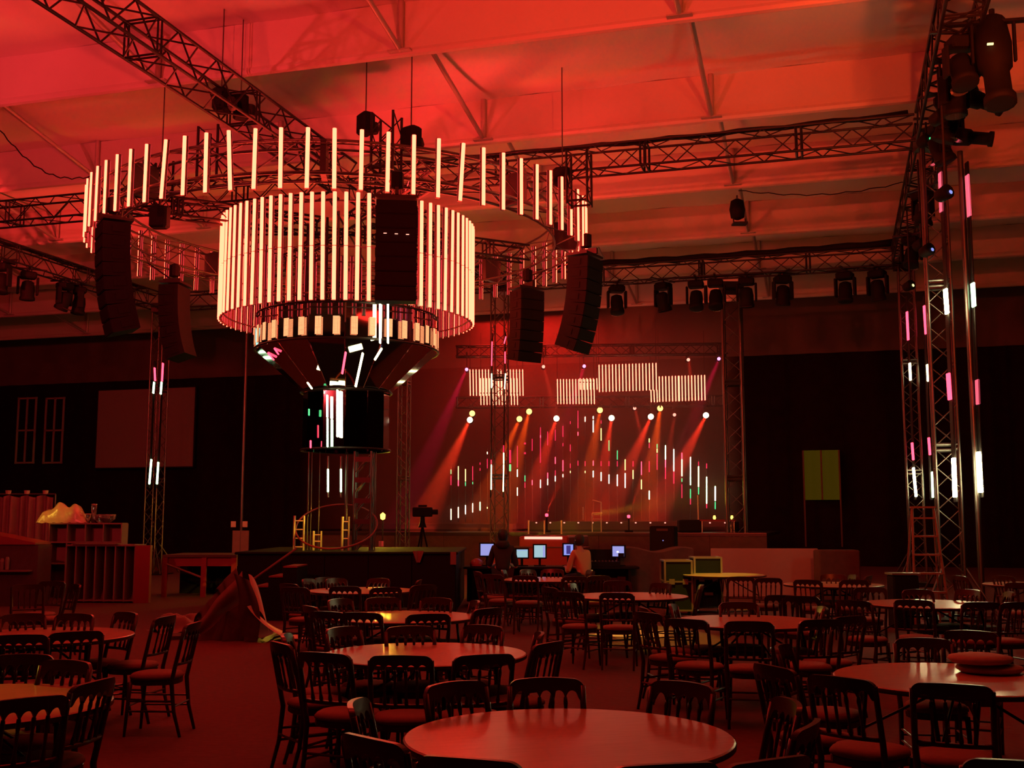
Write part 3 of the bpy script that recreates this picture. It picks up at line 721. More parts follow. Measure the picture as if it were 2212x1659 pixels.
# riser at the back with a row of tiny lights
rs = thing('stage_riser', 'long dark riser on stage with a row of tiny lights along its edge', 'riser', H(-6.9, 38.0, ZS), HROT)
MB().box((0, 1.2, .17), (7.0, 2.4, .34)).build('deck', M_stage, rs)
for k in range(14): slab('edge_light', (-3.25 + k * .5, -.02, .30), (.05, .02, .035), E_spotp, rs)
slab('edge_trim', (0, -.012, .34), (7.0, .02, .02), M_alu, rs)
rs = thing('stage_riser', 'low dark riser at the left end of the stage', 'riser', H(-14.0, 38.0, ZS), HROT)
MB().box((0, 1.2, .13), (5.5, 2.4, .26)).build('deck', M_stage, rs)
slab('edge_trim', (0, -.012, .26), (5.5, .02, .02), M_alu, rs)
# centre thrust with lit lip
p = at_y(1176, 1160, 31.0)
th = thing('thrust_stage', 'red topped thrust platform with a glowing orange lip before the stage', 'stage', Vector((p.x, p.y, 0)), HROT)
MB().bbox((0, 1.2, .66), (1.4, 2.6, 1.32), .04).build('body', M_red_paint_light, th)
MB().box((0, -.12, 1.27), (1.06, .04, .07)).build('lit_lip', E_spotp, th)
MB().box((0, -.5, .52), (2.6, .8, 1.04)).build('lower_step', M_red_paint_light, th)
slab('step_trim', (0, -.91, 1.04), (2.6, .02, .03), M_alu, th)

# striped LED walls above the stage
def led_wall(x0, x1, y0, y1, n, Y, label, dy=0.0, cut=()):
    a = at_y(x0, y1, Y); b = at_y(x1, y0, Y)
    t = thing('striped_light_wall', label, 'light wall', (a + b) / 2, 0, 'striped light walls over the stage')
    for k in range(n):
        if k in cut: continue
        px = x0 + (x1 - x0) * k / (n - 1); d = dy * k / (n - 1)
        strip_at('light_strip', px + 1.0, y0 + d, y1 + d, Y, .058, E_wall, t, lean=-1.0)
    c = t.location
    for zz in (a.z + .1, b.z - .1): slab('cross_rail', Vector(((a.x + b.x) / 2, Y + .05, zz)) - c, (b.x - a.x + .1, .03, .03), M_truss, t)
    for xx in (a.x, b.x): rod('suspension', Vector((xx, Y + .05, b.z)) - c, Vector((xx, Y + .05, b.z + 1.6)) - c, .01, M_truss, t)
led_wall(1015, 1129, 798, 855, 18, 38.0, 'striped light wall at far left, left of the middle tower')
led_wall(1038, 1117, 817, 875, 13, 38.4, 'lower striped light wall peeping out below the left one')
led_wall(1204, 1283, 819, 873, 13, 38.0, 'striped light wall left of the highest one')
led_wall(1253, 1289, 817, 842, 6, 38.6, 'short striped light piece behind the gap left of the highest wall')
led_wall(1294, 1417, 788, 847, 18, 38.0, 'highest and largest striped light wall, centre right', -4)
led_wall(1406, 1419, 842, 869, 3, 38.4, 'three short strips below the right end of the highest wall')
led_wall(1424, 1522, 813, 868, 15, 38.0, 'striped light wall at far right', -3)
# pixel poles
W, G, WG, Yl, Rd, RW = E_white, E_green, E_wg, E_yellow, E_red, E_redw
E_wst = emi('led_white_stage', (1.0, 0.92, 0.55), 4.0, False); W = E_wst
POLES = [
 (974.2, [(1014, 1024, G), (1028, 1048, Rd), (1099, 1123, W)]), (990, [(1007, 1037, Yl), (1037, 1050, RW), (1095, 1119, W)]),
 (1005.5, [(1013, 1040, Yl), (1041, 1050, G), (1091, 1111, W)]), (1021, [(1007, 1038, Rd), (1041, 1046, G), (1087, 1107, W)]),
 (1037, [(999, 1004, Rd), (1011, 1017, Rd), (1084, 1103, WG)]), (1052.7, [(976, 981, W), (991, 1012, Rd), (1095, 1099, Yl)]),
 (1102, [(972, 1000, Rd), (1003, 1018, G)]), (1117.6, [(963, 1010, Rd), (1014, 1030, WG), (1053, 1071, W)]),
 (1134, [(956, 960, Rd), (977, 981, Rd), (1027, 1040, G), (1042, 1054, Rd)]), (1149.6, [(948, 974, Rd), (1037, 1048, RW)]),
 (1167.5, [(923, 940, Rd), (940, 946, RW), (946, 1000, Rd), (1036, 1054, W)]), (1183, [(932, 962, Rd), (1021, 1034, RW), (1034, 1048, W)]),
 (1199.5, [(928, 952, Rd), (987, 1002, RW), (1016, 1028, Rd), (1028, 1040, W)]), (1216, [(920, 944, Rd), (957, 964, Rd), (994, 1018, RW), (1024, 1031, W)]),
 (1232, [(910, 916, Rd), (960, 975, Rd), (1001, 1011, Rd), (1017, 1022, Yl)]), (1248.5, [(887, 925, Rd), (933, 941, RW), (995, 1006, Rd)]),
 (1264, [(900, 911, W), (996, 1007, Rd), (1017, 1022, Yl)]), (1281.5, [(899, 905, WG), (908, 934, W), (995, 1006, RW), (1017, 1031, WG)]),
 (1298.5, [(908, 915, Rd), (925, 952, Yl), (996, 1007, Rd), (1020, 1039, WG)]), (1315.5, [(951, 974, G), (996, 1007, Rd), (1025, 1045, W)]),
 (1333.5, [(973, 993, G), (996, 1008, Rd), (1025, 1050, W)]), (1350.5, [(992, 1016, Yl), (1022, 1054, W)]), (1367.5, [(996, 1008, Rd), (1015, 1035, Yl)]),
 (1385.5, [(997, 1026, RW), (1036, 1057, Yl)]), (1402.5, [(947, 956, Yl), (957, 968, Rd), (996, 1020, Rd), (1060, 1079, WG)]),
 (1419.5, [(959, 968, G), (969, 978, Yl), (980, 1015, Rd)]), (1437.5, [(962, 993, WG), (993, 1010, RW), (1010, 1035, Rd)]),
 (1455.5, [(970, 1018, W), (1018, 1045, Rd)]), (1473, [(978, 992, RW), (992, 1029, W), (1033, 1041, G), (1046, 1076, Rd)]),
 (1491.5, [(987, 1028, W), (1028, 1048, WG), (1056, 1077, G), (1077, 1090, Rd)]), (1509, [(997, 1006, Rd), (1007, 1052, W), (1053, 1068, G)]),
 (1526.5, [(1001, 1012, Rd), (1030, 1088, WG), (1088, 1098, Rd)]), (1545, [(1050, 1082, WG), (1084, 1100, G)])]
for k, (px, segs) in enumerate(POLES):
    Y = 39.5 + 1.2 * abs(px - 1265) / 290 * -1 + 1.0
    top = min(s_[0] for s_ in segs) - 6; bot = 1128
    t = thing('pixel_pole', 'slim upright light pole on stage, %s from the left' % ORD[k], 'light pole', at_y(px, bot, Y), 0, 'coloured light poles across the stage')
    strip_at('pole_body', px, top, bot, Y + .05, .03, M_truss, t)
    for (y0, y1, em) in segs:
        strip_at('lit_segment', px, y0, y1, Y, .085 if em in (W, WG) else .07, em, t)
# stage spotlights with beams in the haze
SPOTS = [(1020, 893, 'y', (930, 1090)), (1015, 907, 'w', (945, 1060)), (1122, 905, 'y', (1060, 1050)), (1143, 889, 'y', (1100, 1060)), (1202, 904, 'w', (1160, 1030)),
         (1296, 886, 'y', (1270, 1030)), (1321, 903, 'w', (1300, 1030)), (1406, 900, 'w', (1340, 1050)), (1426, 882, 'y', (1400, 1060)), (1525, 897, 'w', (1440, 1060)),
         (1008, 798, 'm', (950, 930)), (1262, 791, 'm', (1225, 900)), (1553, 775, 'm', (1500, 900)), (1174, 792, 'p', (1215, 950)), (1487, 777, 'p', (1500, 880)), (1371, 882, 'p', (1410, 1050)), (1457, 896, 'p', (1440, 1000))]
COLS = dict(y=(E_spoty, (1.0, .12, .01), 1.0), w=(E_spotw, (1.0, .05, .02), 1.3), m=(E_spotm, (1.0, .01, .12), .5), p=(E_spotp, (1.0, .06, .03), .35))
for k, (px, py, c, tg) in enumerate(SPOTS):
    em, lc, pw = COLS[c]; Y = 38.8 if py > 850 else 37.5
    p = at_y(px, py, Y); big = c in 'yw'; r = .10 if big else .055
    row = 'lower row' if py > 850 else 'upper row'
    t = thing('stage_spotlight', 'round glowing stage spotlight in the %s at about %s' % (row, 'tmp'), 'stage lamp', p, 0, 'round spotlights over the stage')
    MB().lathe([(r * .9, .02), (r * 1.35, .04), (r * 1.35, .3), (r * .8, .4)], 14).build('housing', M_black, t, (0, 0, 0), (R(-90), 0, 0), smooth=True)
    MB().lathe([(0, -.03), (r, -.015), (r, .03), (0, .04)], 16).build('lens', em, t, (0, 0, 0), (R(-90), 0, 0))
    zt = at_y(px, 868 if py > 850 else 757, Y + .2).z - p.z - .19
    rod('hanger', (0, .2, .1), (0, .2, zt), .012, M_truss, t); slab('hanger_bar', (0, .2, zt + .03), (.05, .5, .14), M_truss, t)
    q = at_y(tg[0], tg[1], Y + .8)
    lamp('SPOT', 'stage_beam', p + Vector((0, -.06, 0)), lc, 11000 * pw, q, .05, 17 if big else 12, .35)
srt = sorted(range(len(SPOTS)), key=lambda i: SPOTS[i][0])
lows = [i for i in srt if SPOTS[i][1] > 850]; ups = [i for i in srt if SPOTS[i][1] <= 850]
allsp = [o for o in COL.objects if o.name.startswith('stage_spotlight')]
for rowi, nm, adj in ((lows, 'lower', ''), (ups, 'upper', '')):
    for n_, i in enumerate(rowi):
        c = {'y': 'yellow', 'w': 'white', 'm': 'magenta', 'p': 'small pink'}[SPOTS[i][2]]
        allsp[i]['label'] = '%s glowing stage spotlight, %s from the left in the %s row' % (c, ORD[n_], nm)
truss('stage_truss', at_y(985, 870, 39.0), at_y(1560, 866, 39.0), .35, 'dark truss behind the lower row of stage spotlights', detail=False, step=.4)
truss('stage_truss', at_y(985, 760, 37.7), at_y(1570, 754, 37.7), .35, 'dark truss above the striped light walls', detail=False, step=.4)
for k, (px, py, tg) in enumerate([(1181, 1113, (1195, 1075)), (1358, 1116, (1385, 1040))]):
    p = at_y(px, py, 36.5); t = thing('floor_beam_lamp', 'small red beam lamp standing on stage, %s' % ('left one', 'right one')[k], 'stage lamp', Vector((p.x, p.y, ZS)), 0, 'red beam lamps on the stage')
    hz = p.z - ZS
    MB().box((0, 0, .03), (.25, .25, .06)).tube((0, 0, .05), (0, 0, hz - .06), .03).build('stand', M_black, t)
    MB().lathe([(0, -.05), (.05, -.03), (.05, .04), (0, .06)], 10, (0, 0, hz)).build('lens', E_redw, t, smooth=True)
    lamp('SPOT', 'floor_beam', p + Vector((0, -.05, .08)), (1, .05, .02), 4000, at_y(tg[0], tg[1], 37.0), .03, 9, .3)
# haze over the stage, its scatter tinted red to stand in for red light
vm = bpy.data.materials.new('stage_haze'); vm.use_nodes = True; nt = vm.node_tree; nt.nodes.clear()
vo = nt.nodes.new('ShaderNodeOutputMaterial'); vs_ = nt.nodes.new('ShaderNodeVolumeScatter'); vs_.inputs['Density'].default_value = 0.045; vs_.inputs['Anisotropy'].default_value = 0.2; vs_.inputs['Color'].default_value = (1.0, 0.6, 0.55, 1)
nt.links.new(vs_.outputs[0], vo.inputs['Volume'])
hz = MB().box((0, 0, 0), (14.6, 8.0, 7.2)).build('stage_haze', vm, None, H(-10.6, 39.2, 1.45 + 3.6), (0, 0, HROT))
tag(hz, 'thin smoke haze over the stage, tinted red for the light', 'haze', None, 'stuff')
# stage furniture
def mic(px, y0, y1, label, Y=37.0, r=.015, m=M_alu, z0=1.32):
    a, b = at_y(px, y0, Y), at_y(px, y1, Y); b.z = z0
    t = thing('microphone_stand', label, 'stand', Vector((b.x, b.y, b.z)), 0, 'upright stands on the stage')
    rod('pole', (0, 0, 0), (0, 0, a.z - b.z), r, m, t)
    MB().lathe([(.16, 0), (.16, .02), (.02, .04)], 12).build('foot', M_truss, t)
M_brass = mat('pale_post', (.75, .68, .5), .3, .6)
mic(1142, 1124, 1148, 'pale upright post on the thrust, left of three', 32.3, .03, M_brass)
mic(1176, 1124, 1148, 'pale upright post on the thrust, middle of three', 32.3, .03, M_brass)
mic(1213, 1124, 1148, 'pale upright post on the thrust, right of three', 32.3, .03, M_brass)
mic(1509, 1070, 1131, 'amber lit tall stand at the right end of the stage', 37.0, .03, M_brass, ZS)
p = at_y(1287, 1134, 37.5)
t = thing('amber_stand_frame', 'amber lit metal frame stand in the middle of the stage', 'stand', Vector((p.x, p.y, ZS)))
for x in (-.12, .18): rod('leg', (x, 0, 0), (x, 0, .62 if x < 0 else 1.0), .02, M_brass, t)
rod('crossbar', (-.12, 0, .62), (.22, 0, .62), .02, M_brass, t); rod('crossbar', (-.12, 0, .42), (.22, 0, .42), .015, M_brass, t); rod('arm', (.18, 0, .98), (-.1, 0, 1.05), .02, M_brass, t)
rod('spare_pole', (-.42, 0, .4), (-.42, 0, .82), .02, M_brass, t)
p = at_y(1548, 1134, 35.6)
t = thing('equipment_table', 'small table of stage equipment with red lit top by the right stage tower', 'table', Vector((p.x, p.y, ZS)))
MB().box((0, 0, .38), (1.1, .6, .05)).build('top', M_red_paint_light, t)
for x in (-.5, .5):
    for y in (-.25, .25): rod('leg', (x, y, 0), (x, y, .36), .02, M_brass, t)
MB().bbox((-.85, .1, .2), (.7, .5, .4), .03).build('amplifier_case', M_case, t)
for x in (-.1, .45): MB().lathe([(.03, 0), (.05, .05), (.03, .12)], 8, (x, -.2, .41)).build('small_lamp', E_amber, t)
# stage monitor speaker (black) in front
p = at_y(1434, 1178, 30.0)
t = thing('monitor_cabinet', 'black upright monitor cabinet with a tiny blue light before the stage', 'cabinet', Vector((p.x, p.y, 0)), HROT)
MB().bbox((0, 0, .8), (.68, .5, 1.6), .03).build('body', M_black, t)
slab('screen', (0, -.255, 1.2), (.56, .01, .5), M_case, t); slab('status_light', (.02, -.265, 1.22), (.025, .01, .025), E_blue, t); slab('top_panel', (0, -.262, 1.5), (.3, .02, .06), M_drape, t)
# amber lamp
p = at_y(827, 1115, 29.0)
t = thing('amber_lamp', 'small bright amber lamp on a stand right of the ladder', 'lamp', Vector((p.x, p.y, 0)))
rod('stand', (0, 0, 0), (0, 0, p.z - .1), .02, M_truss, t); MB().lathe([(0, -.1), (.06, -.07), (.07, .04), (0, .1)], 12, (0, 0, p.z)).build('bulb', E_amber, t, smooth=True)
MB().lathe([(.3, 0), (.3, .03), (.03, .06)], 12).build('foot', M_truss, t); MB().box((-.03, 0, 1.15), (.12, .1, .14)).build('control_box', M_caseedge, t)

# ------------------------------------------------------------------ counter island, ladders, hoop, camera
p0, p1 = at_y(513, 1200, 21.6), at_y(984, 1200, 21.6)
isx, isw = (p0.x + p1.x) / 2, p1.x - p0.x
t = thing('bar_counter', 'long black counter island under the mirrored funnel', 'counter', Vector((isx, 21.6, 0)))
MB().bbox((0, 2.0, 1.12), (isw + .1, 4.1, .05), .015).build('countertop', M_black, t)
for k in range(5): slab('front_panel', (-isw / 2 + isw * (k + .5) / 5, .03, .55), (isw / 5 - .012, .05, 1.08), M_case, t)
for sx in (-1, 1): slab('side_panel', (sx * (isw / 2 - .02), 2.0, .55), (.05, 3.9, 1.08), M_case, t)
slab('back_panel', (0, 3.9, .55), (isw - .1, .05, 1.08), M_case, t)
p = at_y(979, 1206, 21.5)
tag(slab('notice_sheet', p + Vector((0, .02, 0)), (.11, .01, .24), M_ply, None), 'upright red lit sheet of paper at the right end of the counter', 'paper')
CT = 1.15
c = at_y(727, 1136, 22.6)
t = thing('red_hoop', 'large thin red hoop leaning on the counter', 'hoop', c)
tl = math.asin(min(1, 46 / 85)); e1 = Vector((1, 0, 0)); e2 = Vector((0, math.cos(tl), math.sin(tl)))
MB().path([(e1 * math.cos(2 * math.pi * i / 48) + e2 * math.sin(2 * math.pi * i / 48)) * .81 for i in range(48)], .02, 6, closed=True).build('tube', M_red_paint_light, t, smooth=True)
def ladder(px0, px1, y0, y1, Y, n, label, both=True, z0=CT):
    a, b = at_y(px0, y1, Y), at_y(px1, y0, Y); wd = b.x - a.x; hh = b.z - z0
    t = thing('upright_ladder', label, 'ladder', Vector((a.x, Y, z0)))
    rod('stile', (0, 0, 0), (0, 0, hh), .028, M_brass, t); rod('stile', (wd, 0, 0), (wd, 0, hh * (1 if both else .8)), .022, M_brass, t)
    for k in range(n): rod('rung', (0, 0, hh * (k + .4) / n), (wd, 0, hh * (k + .4) / n), .015, M_brass, t)
ladder(635, 657, 1114, 1178, 22.4, 4, 'amber lit ladder standing left of the column cluster')
ladder(739, 754, 1116, 1178, 22.4, 4, 'amber lit ladder in front of the column cluster')
ladder(677, 694, 1147, 1178, 22.5, 3, 'low slim ladder between the two taller ones')
p = at_y(912, 1190, 26.4)
t = thing('camera_tripod', 'video camera on a tripod right of the counter', 'camera', Vector((p.x, p.y, 0)))
for a in (0.4, 2.5, 4.6): rod('leg', (0, 0, 1.62), (math.cos(a) * .4, math.sin(a) * .4, 0), .022, M_black, t)
MB().bbox((0, 0, 1.94), (.46, .2, .22), .02).box((.0, -.0, 2.08), (.2, .06, .05)).tube((.2, 0, 1.94), (.36, 0, 1.94), .06, n=10).build('camera_body', M_black, t)
MB().lathe([(.1, 1.58), (.06, 1.7), (.05, 1.85)], 10).build('pan_head', M_black, t)
p = at_y(904, 1192, 21.55)
t = MB().grid(lambda a, b: Vector(((a - .5) * (.22 - .15 * b), -.03 - .02 * math.sin(9 * a), -b * .22)), 8, 4).build('hanging_rag', M_ply, None, p + Vector((0, -.02, .02)), smooth=True)
tag(t, 'small cloth rag hanging over the counter front below the tripod', 'cloth')

# ------------------------------------------------------------------ round tables
TABLES = {}
def make_table():
    t = thing('round_table', 'tmp', 'table', group='round banquet tables')
    MB().lathe([(.745, .718), (.76, .724), (.76, .744), (.752, .75)], 64).build('tabletop', M_top, t)
    b = MB(); b.lathe([(.748, .715), (.763, .722), (.763, .745)], 64, caps=False); b.build('edge_band', M_wood, t, smooth=True)
    for s in (-1, 1):
        MB().path([(-.42, s * .38, .70), (-.42, s * .52, .02)], .014, 6).path([(.42, s * .38, .70), (.42, s * .52, .02)], .014, 6).path([(-.42, s * .50, .12), (.42, s * .50, .12)], .012, 5).build('leg_frame', M_truss, t)
        MB().path([(-.05, s * .05, .68), (-.42, s * .44, .38)], .01, 5).path([(.05, s * .05, .68), (.42, s * .44, .38)], .01, 5).build('folding_brace', M_truss, t)
    MB().box((0, 0, .70), (.95, .05, .03)).box((0, .4, .705), (.95, .04, .025)).box((0, -.4, .705), (.95, .04, .025)).build('under_rail', M_truss, t)
    return t
tab0 = make_table(); tabn = []
def table(key, x, y, rz, label, z=0):
    t = tab0 if not tabn else copy_tree(tab0); tabn.append(1)
    t.location = (x, y, z); t.rotation_euler = (0, 0, rz); t['label'] = label; TABLES[key] = Vector((x, y, 0))
table('T1', .26, 5.32, .3, 'round table nearest the camera, bare red lit top')
table('T2', -.65, 8.56, 1.2, 'second round table back, left of centre, sheen at its left rim')
table('T9', -1.13, 11.83, .6, 'third round table back in the left-centre row')
table('T8', -2.16, 16.25, .9, 'fourth round table back, just before the black counter')
table('T3', 1.57, 15.04, .5, 'round table mid hall above the amber strip of floor')
table('T4', 2.34, 11.26, 1.0, 'round table right of centre with glowing left end')
table('T5', 2.82, 7.25, .2, 'round table at right with the pile of seat pads')
table('T6', 5.01, 13.64, .4, 'round table at far right reflecting the white tower lights')
table('T7', .58, 19.31, 1.3, 'far round table in front of the lit monitors')
q = at_z(92, 1372, .75); table('T10', q.x, q.y, .5, 'dim round table at the left side of the room')
q = at_z(-75, 1520, .75); table('T12', q.x, q.y, .5, 'round table at the left picture edge with amber lit corner')
q = at_z(1565, 1241, .75); table('T11', q.x, q.y, .5, 'small looking far round table beside the flight case')
q = at_z(1800, 1262, .75); table('T14', q.x, q.y, .5, 'far dark round table before the pale board on the right')
q = at_z(2235, 1262, .75); table('T15', q.x, q.y, .5, 'farthest dark round table by the right-hand tower')

# ------------------------------------------------------------------ spindle-back chairs
def chair_parts():
    t = thing('spindle_chair', 'tmp', 'chair')
    W2 = .195
    def backp(x, z):                                     # curved, slightly raked back plane
        return Vector((x, -.175 - .10 * max(0, z - .44) / .45 - .035 * (1 - (x / W2) ** 2), z))
    # seat pad + frame
    def outline(k, sc=1.0):
        a = 2 * math.pi * k / 28; x, y = math.cos(a), math.sin(a)
        e = 2.6; r = (abs(x) ** e + abs(y) ** e) ** (-1 / e)
        wx = .205 if y > 0 else .19
        return x * r * wx * sc, y * r * .20 * sc + .01
    b = MB(); rings = [(.96, .445), (1.03, .455), (1.03, .47), (.95, .488), (.7, .497), (.3, .50)]
    vs = [(*outline(k, s_), z) for s_, z in rings for k in range(28)]
    b.add(vs, [(i * 28 + k, i * 28 + (k + 1) % 28, (i + 1) * 28 + (k + 1) % 28, (i + 1) * 28 + k) for i in range(5) for k in range(28)] + [tuple(range(27, -1, -1)), tuple(140 + k for k in range(28))])
    b.build('seat_pad', M_pad, t, smooth=True)
    b = MB(); vs = [(*outline(k, s_), z) for s_, z in ((.97, .405), (1.0, .41), (1.0, .443), (.97, .447)) for k in range(28)]
    b.add(vs, [(i * 28 + k, i * 28 + (k + 1) % 28, (i + 1) * 28 + (k + 1) % 28, (i + 1) * 28 + k) for i in range(3) for k in range(28)] + [tuple(range(27, -1, -1)), tuple(84 + k for k in range(28))])
    b.build('seat_frame', M_wood, t)
    # arched top rail: front and back faces joined, five arches cut from its lower edge
    NX = 60; top = []; bot = []
    ns = 5; inner = W2 - .022; aw = 2 * inner / ns
    for i in range(NX + 1):
        x = -W2 - .012 + (2 * W2 + .024) * i / NX; ax = abs(x); edge = W2 + .012
        zt = .900 - .012 * (x / edge) ** 2
        if ax > edge - .055: zt -= .055 - math.sqrt(max(0, .055 ** 2 - (ax - edge + .055) ** 2)) if ax < edge else .055
        if ax < inner:
            ph = ((x + inner) % aw) / aw * 2 - 1
            zb_ = .795 + .040 * math.sqrt(max(0, 1 - min(1, abs(ph) * 1.12) ** 2))
        else: zb_ = .785
        top.append((x, zt)); bot.append((x, min(zb_, zt - .004)))
    b = MB(); o = []
    for (x, zt), (_, zb_) in zip(top, bot):
        for z in (zb_, zt):
            p = backp(max(-W2, min(W2, x)), z); p.x = x
            o.append(p + Vector((0, .013, 0))); o.append(p - Vector((0, .013, 0)))
    fs = []
    for i in range(NX):
        a = i * 4; c = a + 4
        fs += [(a, c, c + 2, a + 2), (a + 1, a + 3, c + 3, c + 1), (a + 2, c + 2, c + 3, a + 3), (a, a + 1, c + 1, c)]
    fs += [(0, 2, 3, 1), (NX * 4, NX * 4 + 1, NX * 4 + 3, NX * 4 + 2)]
    b.add(o, fs); b.build('top_rail', M_wood, t)
    # lower back rail
    b = MB(); pts = [backp(-W2 + .01 + (2 * W2 - .02) * i / 8, .575) for i in range(9)]
    b.path(pts, .014, 6).build('lower_rail', M_wood, t, smooth=True)
    for k in range(1, ns):
        x = -inner + aw * k
        zz = [.575, .60, .63, .66, .70, .74, .77, .80]; rr = [.009, .014, .009, .008, .0095, .009, .013, .010]
        MB().path([backp(x, z) for z in zz], rr, 6).build('spindle', M_wood, t, smooth=True)
    for s in (-1, 1):                                    # rear leg and back post in one sweep
        pts = [(s * .185, -.255, 0), (s * .188, -.20, .20), (s * .19, -.175, .43)] + [tuple(backp(s * W2, z)) for z in (.55, .70, .86)]
        MB().path(pts, [.013, .016, .019, .018, .017, .016], 8).build('back_post', M_wood, t, smooth=True)
        pts = [(s * .185, .20, 0), (s * .178, .185, .22), (s * .17, .17, .43)]
        MB().path(pts, [.012, .016, .019], 8).build('front_leg', M_wood, t, smooth=True)
    b = MB()
    for z in (.20, .28):
        for s in (-1, 1): b.path([(s * .187, -.20, z), (s * .18, .185, z)], .009, 5)
    b.path([(-.18, .185, .24), (.18, .185, .24)], .009, 5).path([(-.188, -.20, .24), (.188, -.20, .24)], .009, 5)
    b.build('stretchers', M_wood, t)
    return t
chair0 = chair_parts(); chn = []
# far chairs reuse three joined parts only
def chair_small():
    t = thing('spindle_chair', 'tmp', 'chair')
    for nm, mt, keys in (('seat_pad', M_pad, ('seat_pad',)), ('backrest', M_wood, ('top_rail', 'lower_rail', 'spindle')), ('leg_frame', M_wood, ('seat_frame', 'back_post', 'front_leg', 'stretchers'))):
        b = MB()
        for c in chair0.children:
            if c.name.split('.')[0] in keys: b.add([v.co for v in c.data.vertices], [tuple(p.vertices) for p in c.data.polygons])
        b.build(nm, mt, t, smooth=(nm == 'seat_pad'))
    return t
chair_far = chair_small(); chf = []
FACE = {}
def chair(tkey, px, py, desc, ang=None, small=False, z=.90):
    rail = at_z(px, py, z); c = TABLES.get(tkey)
    if ang is None:
        d = Vector((c.x - rail.x, c.y - rail.y, 0)).normalized()
    else: d = Vector((math.sin(R(ang)), math.cos(R(ang)), 0))
    if small: t = chair_far if not chf else copy_tree(chair_far); chf.append(1)
    else: t = chair0 if not chn else copy_tree(chair0); chn.append(1)
    loc = Vector((rail.x, rail.y, 0)) + d * .29
    t.location = (loc.x, loc.y, 0); t.rotation_euler = (0, 0, math.atan2(-d.x, d.y))
    t['label'] = 'dark spindle-back chair, ' + desc; t['category'] = 'chair'
    t['group'] = 'spindle-back chairs ' + GRP.get(tkey, 'around the hall')
GRP = dict(T1='at the nearest table', T2='at the second table back', T9='at the third table back', T8='at the fourth table back', T3='at the mid hall table', T4='at the right-centre table',
           T5='at the table with the pad pile', T6='at the far right table', T7='before the monitors', T10='at the dim left table', T12='at the left edge table', T11='at the far small table', T14='at the far dark table', T15='at the farthest table', T13='at the far table')
C = [
 ('T1', 980, 1473, 'back left of three behind the nearest table'), ('T1', 1179, 1464, 'middle of three behind the nearest table'), ('T1', 1478, 1473, 'right one of three behind the nearest table'),
 ('T1', 770, 1514, 'at the left of the nearest table, farther of two'), ('T1', 800, 1590, 'at the left of the nearest table, nearer of two'),
 ('T1', 1010, 1634, 'cut by the bottom edge, front left of the nearest table'), ('T1', 1440, 1646, 'cut by the bottom edge, front right of the nearest table'),
 ('T1', 1665, 1636, 'cut by the bottom edge at the right of the nearest table'), ('T1', 1705, 1512, 'rounded back at the right of the nearest table, farther one'), ('T1', 1748, 1560, 'turned sideways at the right of the nearest table'),
 ('T2', 865, 1414, 'left of two in front of the second table'), ('T2', 1048, 1412, 'right of two in front of the second table'), ('T2', 697, 1408, 'front left of the second table'),
 ('T2', 603, 1386, 'sideways at the far left of the second table, nearer'), ('T2', 617, 1369, 'sideways at the far left of the second table, farther'),
 ('T2', 738, 1354, 'left of three behind the second table'), ('T2', 885, 1352, 'middle of three behind the second table'), ('T2', 1047, 1350, 'right of three behind the second table'),
 ('T2', 1166, 1366, 'right end of the second table, farther of two'), ('T2', 1188, 1386, 'right end of the second table, nearer of two'),
 ('T9', 779, 1322, 'left of two in front of the third table'), ('T9', 926, 1325, 'right of two in front of the third table'), ('T9', 706, 1320, 'front left of the third table'), ('T9', 668, 1308, 'left end of the third table'),
 ('T9', 732, 1293, 'left of three behind the third table'), ('T9', 826, 1290, 'middle of three behind the third table'), ('T9', 945, 1291, 'right of three behind the third table'),
 ('T9', 1028, 1297, 'right end of the third table, farther of two'), ('T9', 1056, 1313, 'right end of the third table, nearer of two'),
]
